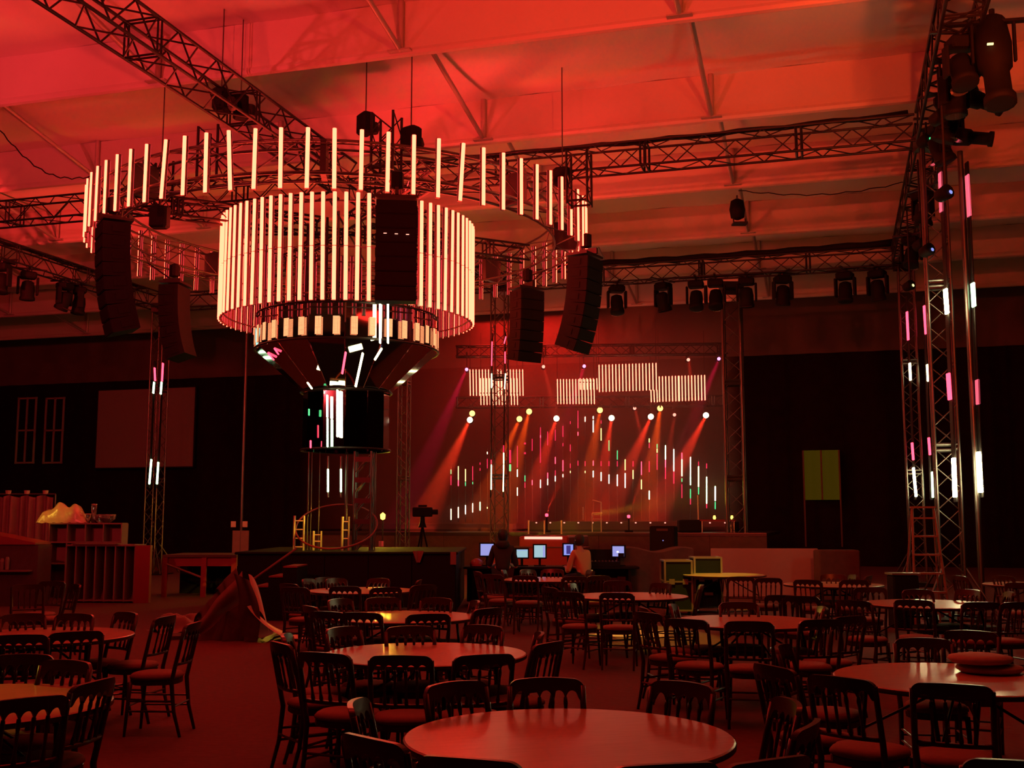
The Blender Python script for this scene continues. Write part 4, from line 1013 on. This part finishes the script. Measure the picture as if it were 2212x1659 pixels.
CS = [
 ('T8', 745, 1266, 'left of two in front of the fourth table'), ('T8', 834, 1268, 'right of two in front of the fourth table'), ('T8', 664, 1250, 'leftmost behind the fourth table'), ('T8', 702, 1247, 'second from left behind the fourth table'),
 ('T8', 724, 1249, 'third from left behind the fourth table'), ('T8', 820, 1249, 'fourth from left behind the fourth table'), ('T8', 906, 1252, 'rightmost behind the fourth table'), ('T8', 917, 1263, 'right end of the fourth table'),
 ('T8', 622, 1260, 'left end of the fourth table, farther'), ('T8', 636, 1268, 'left end of the fourth table, nearer'),
 ('T3', 1332, 1280, 'silhouetted in front of the mid hall table'), ('T3', 1226, 1278, 'front left of the mid hall table'), ('T3', 1234, 1260, 'left of three behind the mid hall table'), ('T3', 1333, 1254, 'middle of three behind the mid hall table'),
 ('T3', 1430, 1259, 'right of three behind the mid hall table'), ('T3', 1515, 1263, 'sideways right of the mid hall table'), ('T3', 1185, 1268, 'left end of the mid hall table'),
 ('T7', 1134, 1243, 'left of two in front of the table before the monitors'), ('T7', 1242, 1245, 'right of two in front of the table before the monitors'), ('T7', 1087, 1231, 'leftmost behind the table before the monitors'),
 ('T7', 1138, 1230, 'second from left behind the table before the monitors'), ('T7', 1194, 1229, 'third from left behind the table before the monitors'), ('T7', 1275, 1231, 'rightmost behind the table before the monitors'),
 ('T7', 1062, 1240, 'left end of the table before the monitors, nearer'), ('T7', 1030, 1234, 'left end of the table before the monitors, farther'), ('T7', 1294, 1243, 'right end of the table before the monitors'),
 ('T11', 1600, 1245, 'right of the far small table'), ('T11', 1660, 1248, 'in front of the pale board, left'), ('T14', 1744, 1252, 'in front of the pale board, middle'),
 ('T14', 1800, 1240, 'left of the red lit row beyond the pale board'), ('T14', 1845, 1241, 'middle of the red lit row beyond the pale board'), ('T14', 1878, 1243, 'right of the red lit row beyond the pale board'),
 ('T14', 1690, 1285, 'turned away, left of the cluttered dark group'), ('T14', 1730, 1287, 'turned away, middle of the cluttered dark group'), ('T14', 1880, 1268, 'right of the cluttered dark group'),
 ('T14', 1845, 1252, 'behind the cluttered dark group'),
 ('T15', 2070, 1243, 'far one near the tower foot'), ('T15', 2165, 1243, 'far one near the right edge'), ('T15', 2205, 1258, 'far one cut by the right edge'),
 ('T6', 1980, 1273, 'left of three behind the far right table'), ('T6', 2094, 1273, 'middle of three behind the far right table'), ('T6', 2182, 1278, 'right of three behind the far right table'),
]
C2 = [
 ('T4', 1480, 1336, 'front left of the right-centre table, arches glowing'), ('T4', 1618, 1341, 'front middle of the right-centre table'), ('T4', 1775, 1337, 'front right of the right-centre table'),
 ('T4', 1398, 1322, 'left end of the right-centre table, nearer of two'), ('T4', 1389, 1311, 'left end of the right-centre table, farther of two'), ('T4', 1452, 1305, 'rear left of the right-centre table'),
 ('T4', 1595, 1300, 'behind the middle of the right-centre table'), ('T4', 1776, 1310, 'rear right of the right-centre table'), ('T4', 1838, 1330, 'right end of the right-centre table'),
 ('T6', 1973, 1295, 'left of two in front of the far right table, arches white'), ('T6', 2121, 1300, 'right of two in front of the far right table'), ('T6', 1842, 1296, 'left end of the far right table'), ('T6', 2200, 1300, 'right end of the far right table'),
 ('T5', 2055, 1475, 'in front of the pad pile table, arches glowing white'), ('T5', 1812, 1460, 'front left of the pad pile table'), ('T5', 1992, 1378, 'left of two behind the pad pile table'), ('T5', 2096, 1362, 'right of two behind the pad pile table'),
 ('T5', 1668, 1436, 'left of the pad pile table, nearer of two'), ('T5', 1688, 1393, 'left of the pad pile table, farther of two'), ('T5', 2210, 1640, 'cut by the lower right corner'),
 ('T10', 276, 1322, 'rear right of the dim left table with open spindles'), ('T10', 165, 1325, 'rear middle of the dim left table'), ('T10', 48, 1325, 'rear left of the dim left table'),
 ('T10', 42, 1370, 'front left of the dim left table'), ('T10', 166, 1363, 'front right of the dim left table'),
 ('T12', 60, 1505, 'large one at the lower left corner'), ('T12', 48, 1413, 'behind the left edge table, left'), ('T12', 148, 1426, 'behind the left edge table, right'), ('T12', 208, 1468, 'right of the left edge table, turned sideways'),
]
for k, px, py, d in C + C2:
    ang = {(2210): None}.get(px); chair(k, px, py, d, ang)
chair('T10', 360, 1330, 'side view left of two facing the dim left table', -80)
chair('T10', 421, 1343, 'side view, rightmost, pale pad, facing the dim left table', -88)
for k, px, py, d in CS: chair(k, px, py, d, None, True)
for i, (px, py) in enumerate([(60, 1262), (115, 1255), (165, 1262)]):
    p = at_z(px, py, .9); chair('T10', px, py, 'in the dark by the divider rack, %s of three' % ('left', 'middle', 'right')[i], 150 + 40 * i, True)
# seat pads piled on table T5
p = at_z(2128, 1452, .752)
def pad(loc, rz, sx, label, m=M_cream):
    b = MB(); b.lathe([(.10, 0), (.19, .006), (.215, .025), (.205, .042), (.13, .055), (.02, .058)], 24)
    o = b.build('seat_cushion', m, None, loc, (0, 0, rz), smooth=True); o.scale = (sx, .95, 1)
    return tag(o, label, 'cushion', 'seat pads piled on the right-hand table')
M_padd = mat('dull_pad', (.34, .28, .22), .8, noise=.2, nscale=20)
pad(p + Vector((.03, .0, 0)), .3, 1.0, 'round seat pad at the bottom of the pile on the right table', M_padd)
pad(p + Vector((-.02, .02, .058)), 1.0, 1.05, 'pale round seat pad on top of the pile on the right table', M_padd)

# ------------------------------------------------------------------ monitors desk and people
YD = 23.4
p = at_y(1190, 1215, YD)
dk = thing('control_desk', 'long dark control desk holding the monitors', 'desk', Vector((p.x, YD, 0)))
MB().bbox((0, .1, .78), (3.6, .8, .05), .01).build('desktop', M_case, dk)
for x in (-1.6, -.5, .5, 1.6): MB().box((x, .1, .38), (.05, .7, .76)).build('leg_panel', M_case, dk)
MB().box((0, .45, .4), (3.5, .03, .7)).build('modesty_panel', M_drape, dk)
def monitor(x0, y0, x1, y1, em, label, lean=0, rz=0.0, extra=None):
    a, b = at_y(x0, y1, YD), at_y(x1, y0, YD); c = (a + b) / 2; wd, hh = b.x - a.x, b.z - a.z
    t = thing('monitor', label, 'monitor', Vector((c.x, YD, .805)), rz, 'lit monitors on the control desk')
    MB().bbox((0, .03, c.z - .805), (wd + .06, .05, hh + .06), .01).build('bezel', M_black, t)
    slab('screen', (0, 0, c.z - .805), (wd, .006, hh), em, t)
    MB().box((0, .05, .01), (.24, .16, .02)).box((0, .07, (c.z - .805) / 2), (.05, .03, c.z - .805)).build('stand', M_black, t)
    if extra:
        for (fx, fz, fw, fh, m_) in extra: slab('window_pane_on_screen', (fx * wd, -.005, c.z - .805 + fz * hh), (fw * wd, .004, fh * hh), m_, t)
    return t
E_lav = emi('screen_lavender', (.42, .45, 1.0), .75); E_dk = emi('screen_dark_blue', (.05, .06, .35), .6)
monitor(1038, 1175, 1066, 1200, E_lav, 'lit lavender monitor at the left behind the dark figure', extra=[(0, .44, .9, .06, E_blue)])
monitor(1100, 1187, 1112, 1202, E_blue2, 'small lit screen just right of the dark figure')
monitor(1116, 1187, 1140, 1204, E_blue2, 'pale lit screen between dark figure and centre monitor', rz=.1, extra=[(0, .4, .9, .06, E_blue)])
monitor(1154, 1178, 1178, 1204, E_blue2, 'upright pale lit monitor in the middle of the desk', extra=[(.38, 0, .18, .9, E_lav)])
monitor(1218, 1176, 1238, 1199, E_blue, 'blue lit monitor with dark panels left of the seated figure', extra=[(0, .0, .45, .8, E_dk), (0, .42, .9, .06, E_lav)])
monitor(1323, 1180, 1348, 1202, E_lav, 'slanted bluish laptop screen right of the seated figure', rz=-.3, extra=[(-.05, -.05, .15, .14, E_spotw), (.25, -.35, .5, .35, M_case)])
p = at_y(1025, 1215, YD)
t = thing('red_cap_bag', 'small rounded red item at the left end of the control desk', 'bag', Vector((p.x + .05, YD - .1, .805)))
MB().lathe([(.13, 0), (.14, .05), (.11, .12), (.04, .16), (0, .165)], 14).build('dome', M_red_paint_light, t, smooth=True); MB().box((0, -.12, .02), (.2, .1, .02)).build('brim', M_red_paint_light, t)
p = at_y(1280, 1205, YD)
t = thing('mixing_console', 'dark mixing console on the control desk right of the seated figure', 'console', Vector((at_y(1300, 1205, YD).x, YD - .05, .805)))
MB().prism([(-.35, 0), (.35, 0), (.35, .10), (-.35, .10)], -.25, .25).build('body', M_black, t)
for k in range(9): slab('fader', (-.28 + k * .07, -.1, .11), (.02, .2, .02), M_house, t)
MB().box((0, .2, .22), (.62, .05, .24)).build('meter_bridge', M_black, t)

def person(name, label, base, shirt, trousers, hair_m, facing, seat_z, arms, lean=.12, hood=False, sc=1.0):
    """seated figure; local +Y is forward"""
    t = thing(name, label, 'person', base, facing); t.scale = (sc, sc, sc)
    hz = seat_z + .10
    J = {}
    def add(n, p, r, par): J[n] = (Vector(p), r, par)
    add('pelvis', (0, 0, hz), (.15, .12), None); add('waist', (0, .02, hz + .15), (.135, .105), 'pelvis'); add('chest', (0, .02 + lean, hz + .38), (.155, .11), 'waist')
    add('neckb', (0, .03 + lean, hz + .52), (.06, .06), 'chest'); add('neck', (0, .05 + lean, hz + .58), (.05, .05), 'neckb')
    add('headlow', (0, .075 + lean, hz + .64), (.072, .082), 'neck'); add('headmid', (0, .07 + lean, hz + .72), (.078, .095), 'headlow'); add('headtop', (0, .06 + lean, hz + .79), (.06, .075), 'headmid')
    for s in (-1, 1):
        q = 'L' if s < 0 else 'R'; el, wr = arms[q]
        add('sh' + q, (s * .18, .02 + lean, hz + .47), (.058, .058), 'chest'); add('el' + q, el, (.043, .043), 'sh' + q); add('wr' + q, wr, (.027, .024), 'el' + q)
        d = (Vector(wr) - Vector(el)).normalized(); pm = Vector(wr) + d * .07; add('pm' + q, pm, (.036, .018), 'wr' + q)
        add('kn' + q, (s * .13, .42, hz - .02), (.062, .062), 'hp' + q); J['hp' + q] = (Vector((s * .10, .06, hz - .02)), (.09, .09), 'pelvis')
        add('an' + q, (s * .13, .44, .09), (.038, .038), 'kn' + q); add('toe' + q, (s * .14, .60, .04), (.035, .03), 'an' + q)
    names = list(J); idx = {n: i for i, n in enumerate(names)}
    def skin(nm, sel, m, grow=0.0, parent=t, sub=2):
        me = bpy.data.meshes.new(nm); ids = [n for n in names if n in sel]; ix = {n: i for i, n in enumerate(ids)}
        me.from_pydata([J[n][0] for n in ids], [(ix[n], ix[J[n][2]]) for n in ids if J[n][2] in ix], [])
        o = obj(nm, me, parent); me.materials.append(m)
        md = o.modifiers.new('skin', 'SKIN'); md.use_smooth_shade = True
        sv = me.skin_vertices[0].data
        for n in ids: sv[ix[n]].radius = (J[n][1][0] + grow, J[n][1][1] + grow)
        sv[0].use_root = True
        s_ = o.modifiers.new('sub', 'SUBSURF'); s_.levels = sub; s_.render_levels = sub
        return o
    skin('body', names, M_skin)
    skin('top', [n for n in names if n[:2] in ('pe', 'wa', 'ch', 'sh', 'el')] + ['neckb'], shirt, .016)
    skin('trousers', [n for n in names if n[:2] in ('pe', 'hp', 'kn', 'an')], trousers, .014)
    for q, s in (('L', -1), ('R', 1)):                     # fingers and thumb
        pm = J['pm' + q][0]; d = (pm - J['wr' + q][0]).normalized(); sd = d.cross(Vector((0, 0, 1))).normalized(); b = MB()
        for k, (o_, ln) in enumerate(((-.027, .062), (-.009, .072), (.009, .068), (.027, .052))):
            a = pm + sd * o_; b.path([a - d * .02, a + d * ln * .5, a + d * ln * .85 + Vector((0, 0, -.012)), a + d * ln + Vector((0, 0, -.028))], [.0085, .008, .0075, .005], 6)
        a = pm - sd * s * .03 - d * .04; b.path([a, a - sd * s * .025 + d * .03, a - sd * s * .03 + d * .055], [.0095, .009, .006], 6)
        b.build('fingers', M_skin, t, smooth=True)
    h = J['headmid'][0]
    b = MB(); b.lathe([(.075, -.10), (.098, -.04), (.104, .02), (.095, .07), (.06, .115), (0.01, .13)], 18, (0, -.012, 0)); o = b.build('hair', hair_m, t, h, (R(12), 0, 0), smooth=True)
    b = MB()
    for s in (-1, 1):
        b.lathe([(0, -.012), (.011, -.004), (.011, .004), (0, .012)], 8, h + Vector((s * .03, .098, -.01)))
    b.build('eyes', M_cream, t, smooth=True)
    MB().path([h + Vector((0, .09, 0)), h + Vector((0, .125, -.03)), h + Vector((0, .10, -.04))], [.008, .014, .01], 6).build('nose', M_skin, t, smooth=True)
    MB().box(h + Vector((0, .098, -.065)), (.045, .01, .008)).build('mouth', M_red_paint_light, t)
    b = MB()
    for s in (-1, 1): b.path([h + Vector((s * .085, .0, .02)), h + Vector((s * .095, -.015, 0)), h + Vector((s * .085, -.002, -.03))], [.012, .016, .009], 6)
    b.build('ears', M_skin, t, smooth=True)
    if hood: MB().lathe([(.10, -.06), (.14, 0), (.12, .06), (.08, .09)], 16, J['neckb'][0] + Vector((0, -.05, .01))).build('hood', shirt, t, smooth=True)
    return t
def stool(x, y, h, label):
    t = thing('office_stool', label, 'stool', (x, y, 0))
    MB().lathe([(.05, h - .07), (.2, h - .05), (.21, h - .01), (.15, h)], 18).build('seat', M_black, t, smooth=True)
    MB().tube((0, 0, .1), (0, 0, h - .06), .025, n=8).build('column', M_alu, t)
    b = MB()
    for k in range(5): a = 2 * math.pi * k / 5; b.path([(0, 0, .12), (math.cos(a) * .26, math.sin(a) * .26, .03)], .018, 5)
    b.build('star_base', M_black, t)
q = at_y(1086, 1230, 22.5)
stool(q.x, 22.5, .62, 'stool under the dark hooded figure at the control desk')
person('person', 'person in a dark hooded top seen from behind, sitting at the left monitors', Vector((q.x, 22.5, 0)), M_cloth_black, M_cloth_black, M_hair, R(0), .60,
       {'L': ((-.27, .16, .80), (-.16, .42, .84)), 'R': ((.27, .16, .80), (.16, .42, .84))}, .04, True, 1.02)
q = at_y(1263, 1230, 22.5)
stool(q.x, 22.5, .55, 'stool under the figure in the pale orange shirt')
person('person', 'person in a pale orange T-shirt with dark hair turned left towards the blue monitor', Vector((q.x, 22.5, 0)), M_shirt, M_cloth_black, M_hair, R(38), .53,
       {'L': ((-.26, .22, .72), (-.10, .46, .80)), 'R': ((.27, .18, .74), (.12, .44, .80))}, .10, False, 1.0)

# ------------------------------------------------------------------ right side: pale board, flight cases
p0, p1 = at_y(1531, 1184, 26.5), at_y(1770, 1186, 26.0)
w_ = p1.x - p0.x
t = thing('pale_board', 'wide low pale board standing before the dark wall right of the stage', 'board', Vector(((p0.x + p1.x) / 2, 26.2, 0)), R(-2))
MB().bbox((0, 0, p0.z / 2), (w_, .06, p0.z), .01).build('panel', M_white, t)
for x in (-w_ / 2 + .2, w_ / 2 - .2): MB().box((x, .25, .02), (.06, .5, .04)).box((x, .06, .4), (.05, .05, .8)).build('foot', M_truss, t)
p0 = at_y(1808, 1235, 25.0); tag(MB().bbox((0, 0, .55), (.9, .5, 1.1), .03).build('equipment_crate', M_drape, None, (p0.x, 25.0, 0)), 'dim dark crate right of the pale board', 'crate')
p0 = at_y(1950, 1258, 18.6); t = thing('dark_bin', 'black box shaped bin between the far chairs near the right tower', 'bin', Vector((p0.x, 18.6, 0)))
MB().bbox((0, 0, .43), (.42, .35, .86), .03).build('body', M_black, t); MB().box((0, 0, .875), (.46, .38, .03)).build('lid', M_caseedge, t)
def flight_case(x0, x1, ytop, Y, label, rz=0.0, dpt=.6, z1=None):
    a, b = at_y(x0, ytop, Y), at_y(x1, ytop, Y); wd = b.x - a.x; hh = a.z if z1 is None else z1
    t = thing('flight_case', label, 'flight case', Vector(((a.x + b.x) / 2, Y, 0)), rz, 'flight cases right of the control desk')
    MB().box((0, dpt / 2, hh / 2 + .04), (wd - .02, dpt - .02, hh - .1)).build('body', M_case, t)
    for x in (-wd / 2, wd / 2):
        for y in (0, dpt): slab('corner_edge', (x, y, hh / 2 + .04), (.035, .035, hh - .08), M_caseedge, t)
        for z in (.09, hh * .62, hh): slab('side_edge', (x, dpt / 2, z), (.035, dpt, .03), M_caseedge, t)
    for y in (0, dpt):
        for z in (.09, hh * .62, hh): slab('long_edge', (0, y, z), (wd, .035, .03), M_caseedge, t)
    for x in (-wd * .25, wd * .25): slab('latch', (x, -.02, hh * .62), (.1, .02, .1), M_caseedge, t)
    slab('handle', (0, -.02, hh * .35), (.16, .02, .05), M_caseedge, t)
    for x in (-wd * .4, wd * .4): MB().lathe([(.045, -.02), (.045, .02)], 10).build('caster', M_black, t, (x, .1, .045), (0, R(90), 0))
    return t
flight_case(1500, 1558, 1205, 21.5, 'flight case with amber lit edges before the pale board')
flight_case(1436, 1494, 1212, 21.0, 'darker flight case left of the amber lit one')
p0 = at_y(1432, 1190, 24.0)
t = thing('covered_rack', 'dark cloth covered equipment heap right of the monitors', 'rack', Vector((p0.x - .2, 24.0, 0)))
MB().grid(lambda a, b: Vector(((a - .5) * 1.6, -.3 + .08 * math.sin(a * 17) * (1 - b), b * 1.12 + .05 * math.sin(a * 9) * b)), 24, 6).grid(lambda a, b: Vector(((a - .5) * 1.6, -.3 + b * .8, 1.12 + .05 * math.sin(a * 9) + .03 * math.sin(b * 7))), 24, 6).build('cloth', M_drape, t, smooth=True)
MB().box((0, .15, .5), (1.3, .5, 1.0)).build('rack_body', M_case, t)
# step ladder by the right tower
t = thing('step_ladder', 'tall folding step ladder leaning by the right tower foot', 'ladder', H(UR - .55, VA - 1.6, 0), R(-10))
for s in (-1, 1):
    rod('stile', (s * .28 - .0, -.5, 0), (s * .17, 0, 1.95), .022, M_ply, t); rod('rear_leg', (s * .30, .55, 0), (s * .17, .03, 1.95), .018, M_ply, t)
for k in range(6): z = .28 + k * .3; y = -.5 + .5 * z / 1.95; w2 = .28 - .11 * z / 1.95; slab('tread', (0, y, z), (w2 * 2, .09, .03), M_ply, t)
slab('top_cap', (0, .01, 1.96), (.4, .14, .03), M_ply, t)
# pale vinyl strip of floor
def patch(pts, label, m=M_vinyl, z=.004, name='floor_mat'):
    ps = [at_z(x, y, 0) for x, y in pts]; b = MB(); n = len(ps)
    b.add([Vector((p.x, p.y, z)) for p in ps] + [Vector((p.x, p.y, 0)) for p in ps], [tuple(range(n - 1, -1, -1)) if ps[0].y < ps[-1].y else tuple(range(n))] + [(i, (i + 1) % n, n + (i + 1) % n, n + i) for i in range(n)])
    return tag(b.build(name, m), label, 'floor mat')
patch([(1265, 1375), (1448, 1377), (1440, 1362), (1275, 1360)], 'pale strip of floor sheet under the mid hall table, amber lit')

# ------------------------------------------------------------------ left side clutter
YL = 25.0
p = at_y(183, 1180, YL + .6)
wd = at_y(261, 1180, YL + .6).x - at_y(105, 1180, YL + .6).x; top = at_y(105, 1131, YL + .6).z
t = thing('pigeonhole_shelf', 'red lit shelf unit with four square openings, glassware on top', 'shelf', Vector((p.x, YL + .6, 0)))
slab('top_board', (0, .2, top), (wd, .42, .03), M_ply, t); slab('back_board', (0, .4, top / 2), (wd, .02, top), M_ply, t); slab('mid_board', (0, .2, top - .42), (wd, .42, .03), M_ply, t); slab('bottom_board', (0, .2, top - .9), (wd, .42, .03), M_ply, t)
for k in range(5): slab('divider', (-wd / 2 + wd * k / 4, .2, top / 2), (.025, .42, top), M_ply, t)
def glassware(px, ytop, kind, label):
    p = at_y(px, 1131, YL + .75); h = at_y(px, ytop, YL + .75).z - top - .015
    t = thing('drinking_glass' if kind == 'glass' else 'glass_' + kind, label, 'glass', Vector((p.x, YL + .75, top + .015)))
    pr = {'glass': [(.05, 0), (.06, h * .9), (.06, h)], 'jar': [(.09, 0), (.10, h * .3), (.10, h * .7), (.06, h * .9), (.07, h)], 'bowl': [(.06, 0), (.17, h * .5), (.19, h), (.17, h)]}[kind]
    MB().lathe(pr, 16).build('vessel', M_glass, t, smooth=True)
    MB().lathe([(pr[-1][0] + .004, h - .01), (pr[-1][0] + .004, h + .005)], 16).build('rim', M_brass, t)
glassware(202, 1089, 'glass', 'tall clear glass standing highest on the shelf unit'); glassware(190, 1110, 'glass', 'clear glass left of the tall one on the shelf')
glassware(218, 1112, 'bowl', 'wide clear bowl, left one on the shelf'); glassware(232, 1112, 'bowl', 'wide clear bowl at the right end of the shelf'); glassware(170, 1106, 'jar', 'clear jar with a red tint left of the glasses')
p = at_y(150, 1131, YL + .8)
b = MB()
def wrap(a, c):
    x = (a - .5) * 1.15; hh = .42 * (1 - abs(2 * a - 1) ** 3) + .06 * math.sin(a * 19); ang = math.pi * c
    return Vector((x + .02 * math.sin(c * 20), -.18 * math.cos(ang), max(.0, hh) * math.sin(ang) ** .6 + .01 * math.sin(a * 40 + c * 12)))
tag(MB().grid(wrap, 30, 10).build('wrapped_bundle', M_plastic, None, Vector((p.x - .12, YL + .8, top + .015)), smooth=True), 'amber tinted plastic wrapped bundle on the left of the shelf top', 'bundle')
# draped tall row behind
p0, p1 = at_y(-60, 1070, YL + 2.2), at_y(118, 1070, YL + 2.2); wd2 = p1.x - p0.x; z1 = p0.z
t = thing('draped_rail', 'long rail of hanging wrapped cloth at the far left', 'drapery', Vector(((p0.x + p1.x) / 2, YL + 2.2, 0)))
MB().grid(lambda a, b: Vector(((a - .5) * wd2, .07 * math.sin(a * 60) + .05 * math.sin(a * 23), .3 + b * (z1 - .32) + .03 * math.sin(a * 31) * b)), 80, 8).build('cloth', M_ply, t, smooth=True)
rod('rail', (-wd2 / 2, .05, z1 + .03), (wd2 / 2, .05, z1 + .03), .02, M_alu, t)
for x in (-wd2 / 2, wd2 / 2): rod('post', (x, .05, 0), (x, .05, z1 + .03), .02, M_alu, t)
for k in range(4): MB().lathe([(.06, 0), (.07, .09)], 10).build('top_glass', M_brass, t, (-wd2 * .3 + k * .45, .05, z1 + .03))
# divider rack
p0, p1 = at_y(142, 1178, YL - .8), at_y(294, 1175, YL - .8); wd = p1.x - p0.x; hh = p0.z
t = thing('divider_rack', 'long red lit rack of upright dividers with a solid right end', 'rack', Vector(((p0.x + p1.x) / 2, YL - .8, 0)), R(-3))
slab('top_board', (0, .3, hh), (wd, .66, .035), M_ply, t); slab('back_board', (0, .6, hh / 2), (wd, .02, hh), M_drape, t); slab('bottom_board', (0, .3, .05), (wd, .62, .03), M_ply, t)
for k in range(8): slab('divider', (-wd / 2 + wd * k / 7, .3, hh / 2), (.03, .6, hh - .04), M_ply, t)
slab('end_panel', (wd / 2 + .17, .05, hh / 2), (.33, .12, hh), M_red_paint_light, t); slab('cloth_fold', (-.1, .05, hh + .03), (1.0, .3, .02), M_ply, t)
# left sloping cover
p0 = at_y(20, 1200, 23.5)
t = thing('sloping_counter', 'red topped sloping cover on a dark counter at the left edge', 'counter', Vector((p0.x - .4, 23.5, 0)))
MB().prism([(-1.3, 1.75), (1.05, 1.29), (1.05, 1.25), (-1.3, 1.25)], -.3, .5).build('cover', M_red_paint_light, t); MB().box((0, .1, .62), (2.2, .7, 1.24)).build('body', M_drape, t)
slab('shelf_top', (.2, -.3, .72), (1.6, .3, .03), M_ply, t)
for i in range(3): MB().lathe([(.04, 0), (.05, .14 + .03 * i), (.03, .2 + .03 * i)], 10, (.3 + .1 * i, -.3, .74)).build('carton', M_ply, t)
# crumpled sheets on floor
def heap(cx, cy, sx, sy, h, m, label, seed, name='crumpled_sheet'):
    rnd = random.Random(seed); ph = [rnd.uniform(0, 6) for _ in range(8)]
    def fn(a, b):
        x, y = 2 * a - 1, 2 * b - 1; r = min(1, math.hypot(x, y) / 1.15); base = (1 - r ** 2)
        z = h * base * (.65 + .25 * math.sin(4 * x + ph[0]) * math.cos(3 * y + ph[1]) + .2 * math.sin(9 * x + 5 * y + ph[2])) + .012 * math.sin(22 * x + ph[3]) * base
        return Vector((x * sx, y * sy, max(0.004, z)))
    return tag(MB().grid(fn, 36, 22).build(name, m, None, (cx, cy, 0), (0, 0, ph[4]), smooth=True), label, 'cloth')
q = at_z(235, 1288, .1); heap(q.x, q.y, .55, .35, .30, M_ply, 'crumpled red lit sheet on the floor before the divider rack, left', 1)
q = at_z(292, 1288, .1); heap(q.x, q.y, .45, .3, .24, M_ply, 'crumpled red lit sheet on the floor before the divider rack, right', 2)
q = at_z(400, 1348, .1); heap(q.x, q.y, .5, .4, .40, M_ply, 'pale lumpy sack on the floor behind the side-view chairs', 3, 'floor_sack')
# low platform behind tower
p0, p1 = at_y(352, 1200, 26.0), at_y(512, 1200, 26.0); wd = p1.x - p0.x
t = thing('low_platform', 'low dark red platform with framed front between left tower and pole', 'platform', Vector(((p0.x + p1.x) / 2, 26.0, 0)))
slab('deck', (0, .8, .93), (wd, 1.7, .06), M_drape, t)
for x in (-wd / 2 + .06, 0.1, wd / 2 - .06): slab('post', (x, 0, .45), (.12, .06, .9), M_red_paint_light, t)
slab('front_board', (0, .05, .8), (wd, .04, .2), M_red_paint_light, t); rod('diagonal', (-wd / 2 + .1, -.02, .75), (0.05, -.02, .45), .025, M_ply, t); slab('back_board', (0, 1.4, .45), (wd, .03, .9), M_case, t)
# big tarp heap with steps behind
q = at_z(500, 1385, 0)
def tarp(a, b):
    x = -.80 + 1.45 * a
    if a < .52: rg = .22 + .80 * (a / .52) ** .9
    else: rg = max(.02, 1.02 - 1.02 * ((a - .52) / .30) ** .8) if a < .82 else .02
    k = 1 - abs(2 * b - 1) ** 1.8
    fold = .05 * math.sin(26 * a + 3 * b) + .03 * math.sin(55 * a)
    z = rg * k + .5 * fold * k
    return Vector((x + .12 * math.sin(5 * b + 3 * a) + fold * .6, -.35 + 1.25 * b + .35 * (.5 - a) * (1 - b) + fold * (1 - b), max(.004, z)))
t = thing('tarpaulin_heap', 'dark red draped tarpaulin heap with a pale folded flap at its right', 'tarpaulin', Vector((q.x, q.y + .35, 0)))
MB().grid(tarp, 60, 30).build('cover', M_drape, t, smooth=True)
MB().grid(lambda a, b: Vector((-.55 + .62 * b + .10 * a + .02 * math.sin(9 * b), -.40 + .25 * b - .06 * math.sin(5 * a), .20 + .80 * b - (.12 + .25 * b) * a)), 10, 18).build('top_fold', M_ply, t, smooth=True)
MB().grid(lambda a, b: Vector((.02 + .22 * a + .10 * math.sin(3 * b) + .16 * b * a, -.42 - .02 * math.sin(10 * a) - .1 * b, .98 - .85 * b - .10 * a)), 12, 18).build('front_fold', M_drape, t, smooth=True)
MB().grid(lambda a, b: Vector((.16 + .20 * a + .18 * b, -.10 - .2 * b, .95 - .5 * b - .35 * a * a)), 8, 14).build('light_edge', M_cream, t, smooth=True)
MB().grid(lambda a, b: Vector((.26 + .80 * b ** 1.1 + .05 * math.sin(6 * a), -.55 + .62 * a + .18 * b, .50 * (1 - b) ** 2.0 * (1 - .2 * a) + .012 + .02 * math.sin(10 * a + 4 * b) * (1 - b))), 16, 24).build('pale_flap', M_cream, t, smooth=True)
MB().box((-.75, .1, .03), (.5, .5, .05), Matrix.Rotation(.3, 3, 'Z')).build('board', M_drape, t)
# steps
t = thing('steps', 'black access steps rising to the counter with red lit treads', 'steps', Vector((-4.35, 20.4, 0)), 0)
for k in range(5):
    h_ = .26 + .17 * k; x = -.55 + .25 * k
    MB().box((x, 0, h_ / 2 - .02), (.25, 1.0, h_ - .04)).build('riser_box', M_black, t); slab('tread', (x, 0, h_ - .01), (.245, 1.0, .025), M_red_paint_light, t)  # red tread colour stands in for red light on the black steps
rod('handrail', (-.5, -.48, .5), (.55, -.48, 1.25), .02, M_ply, t)
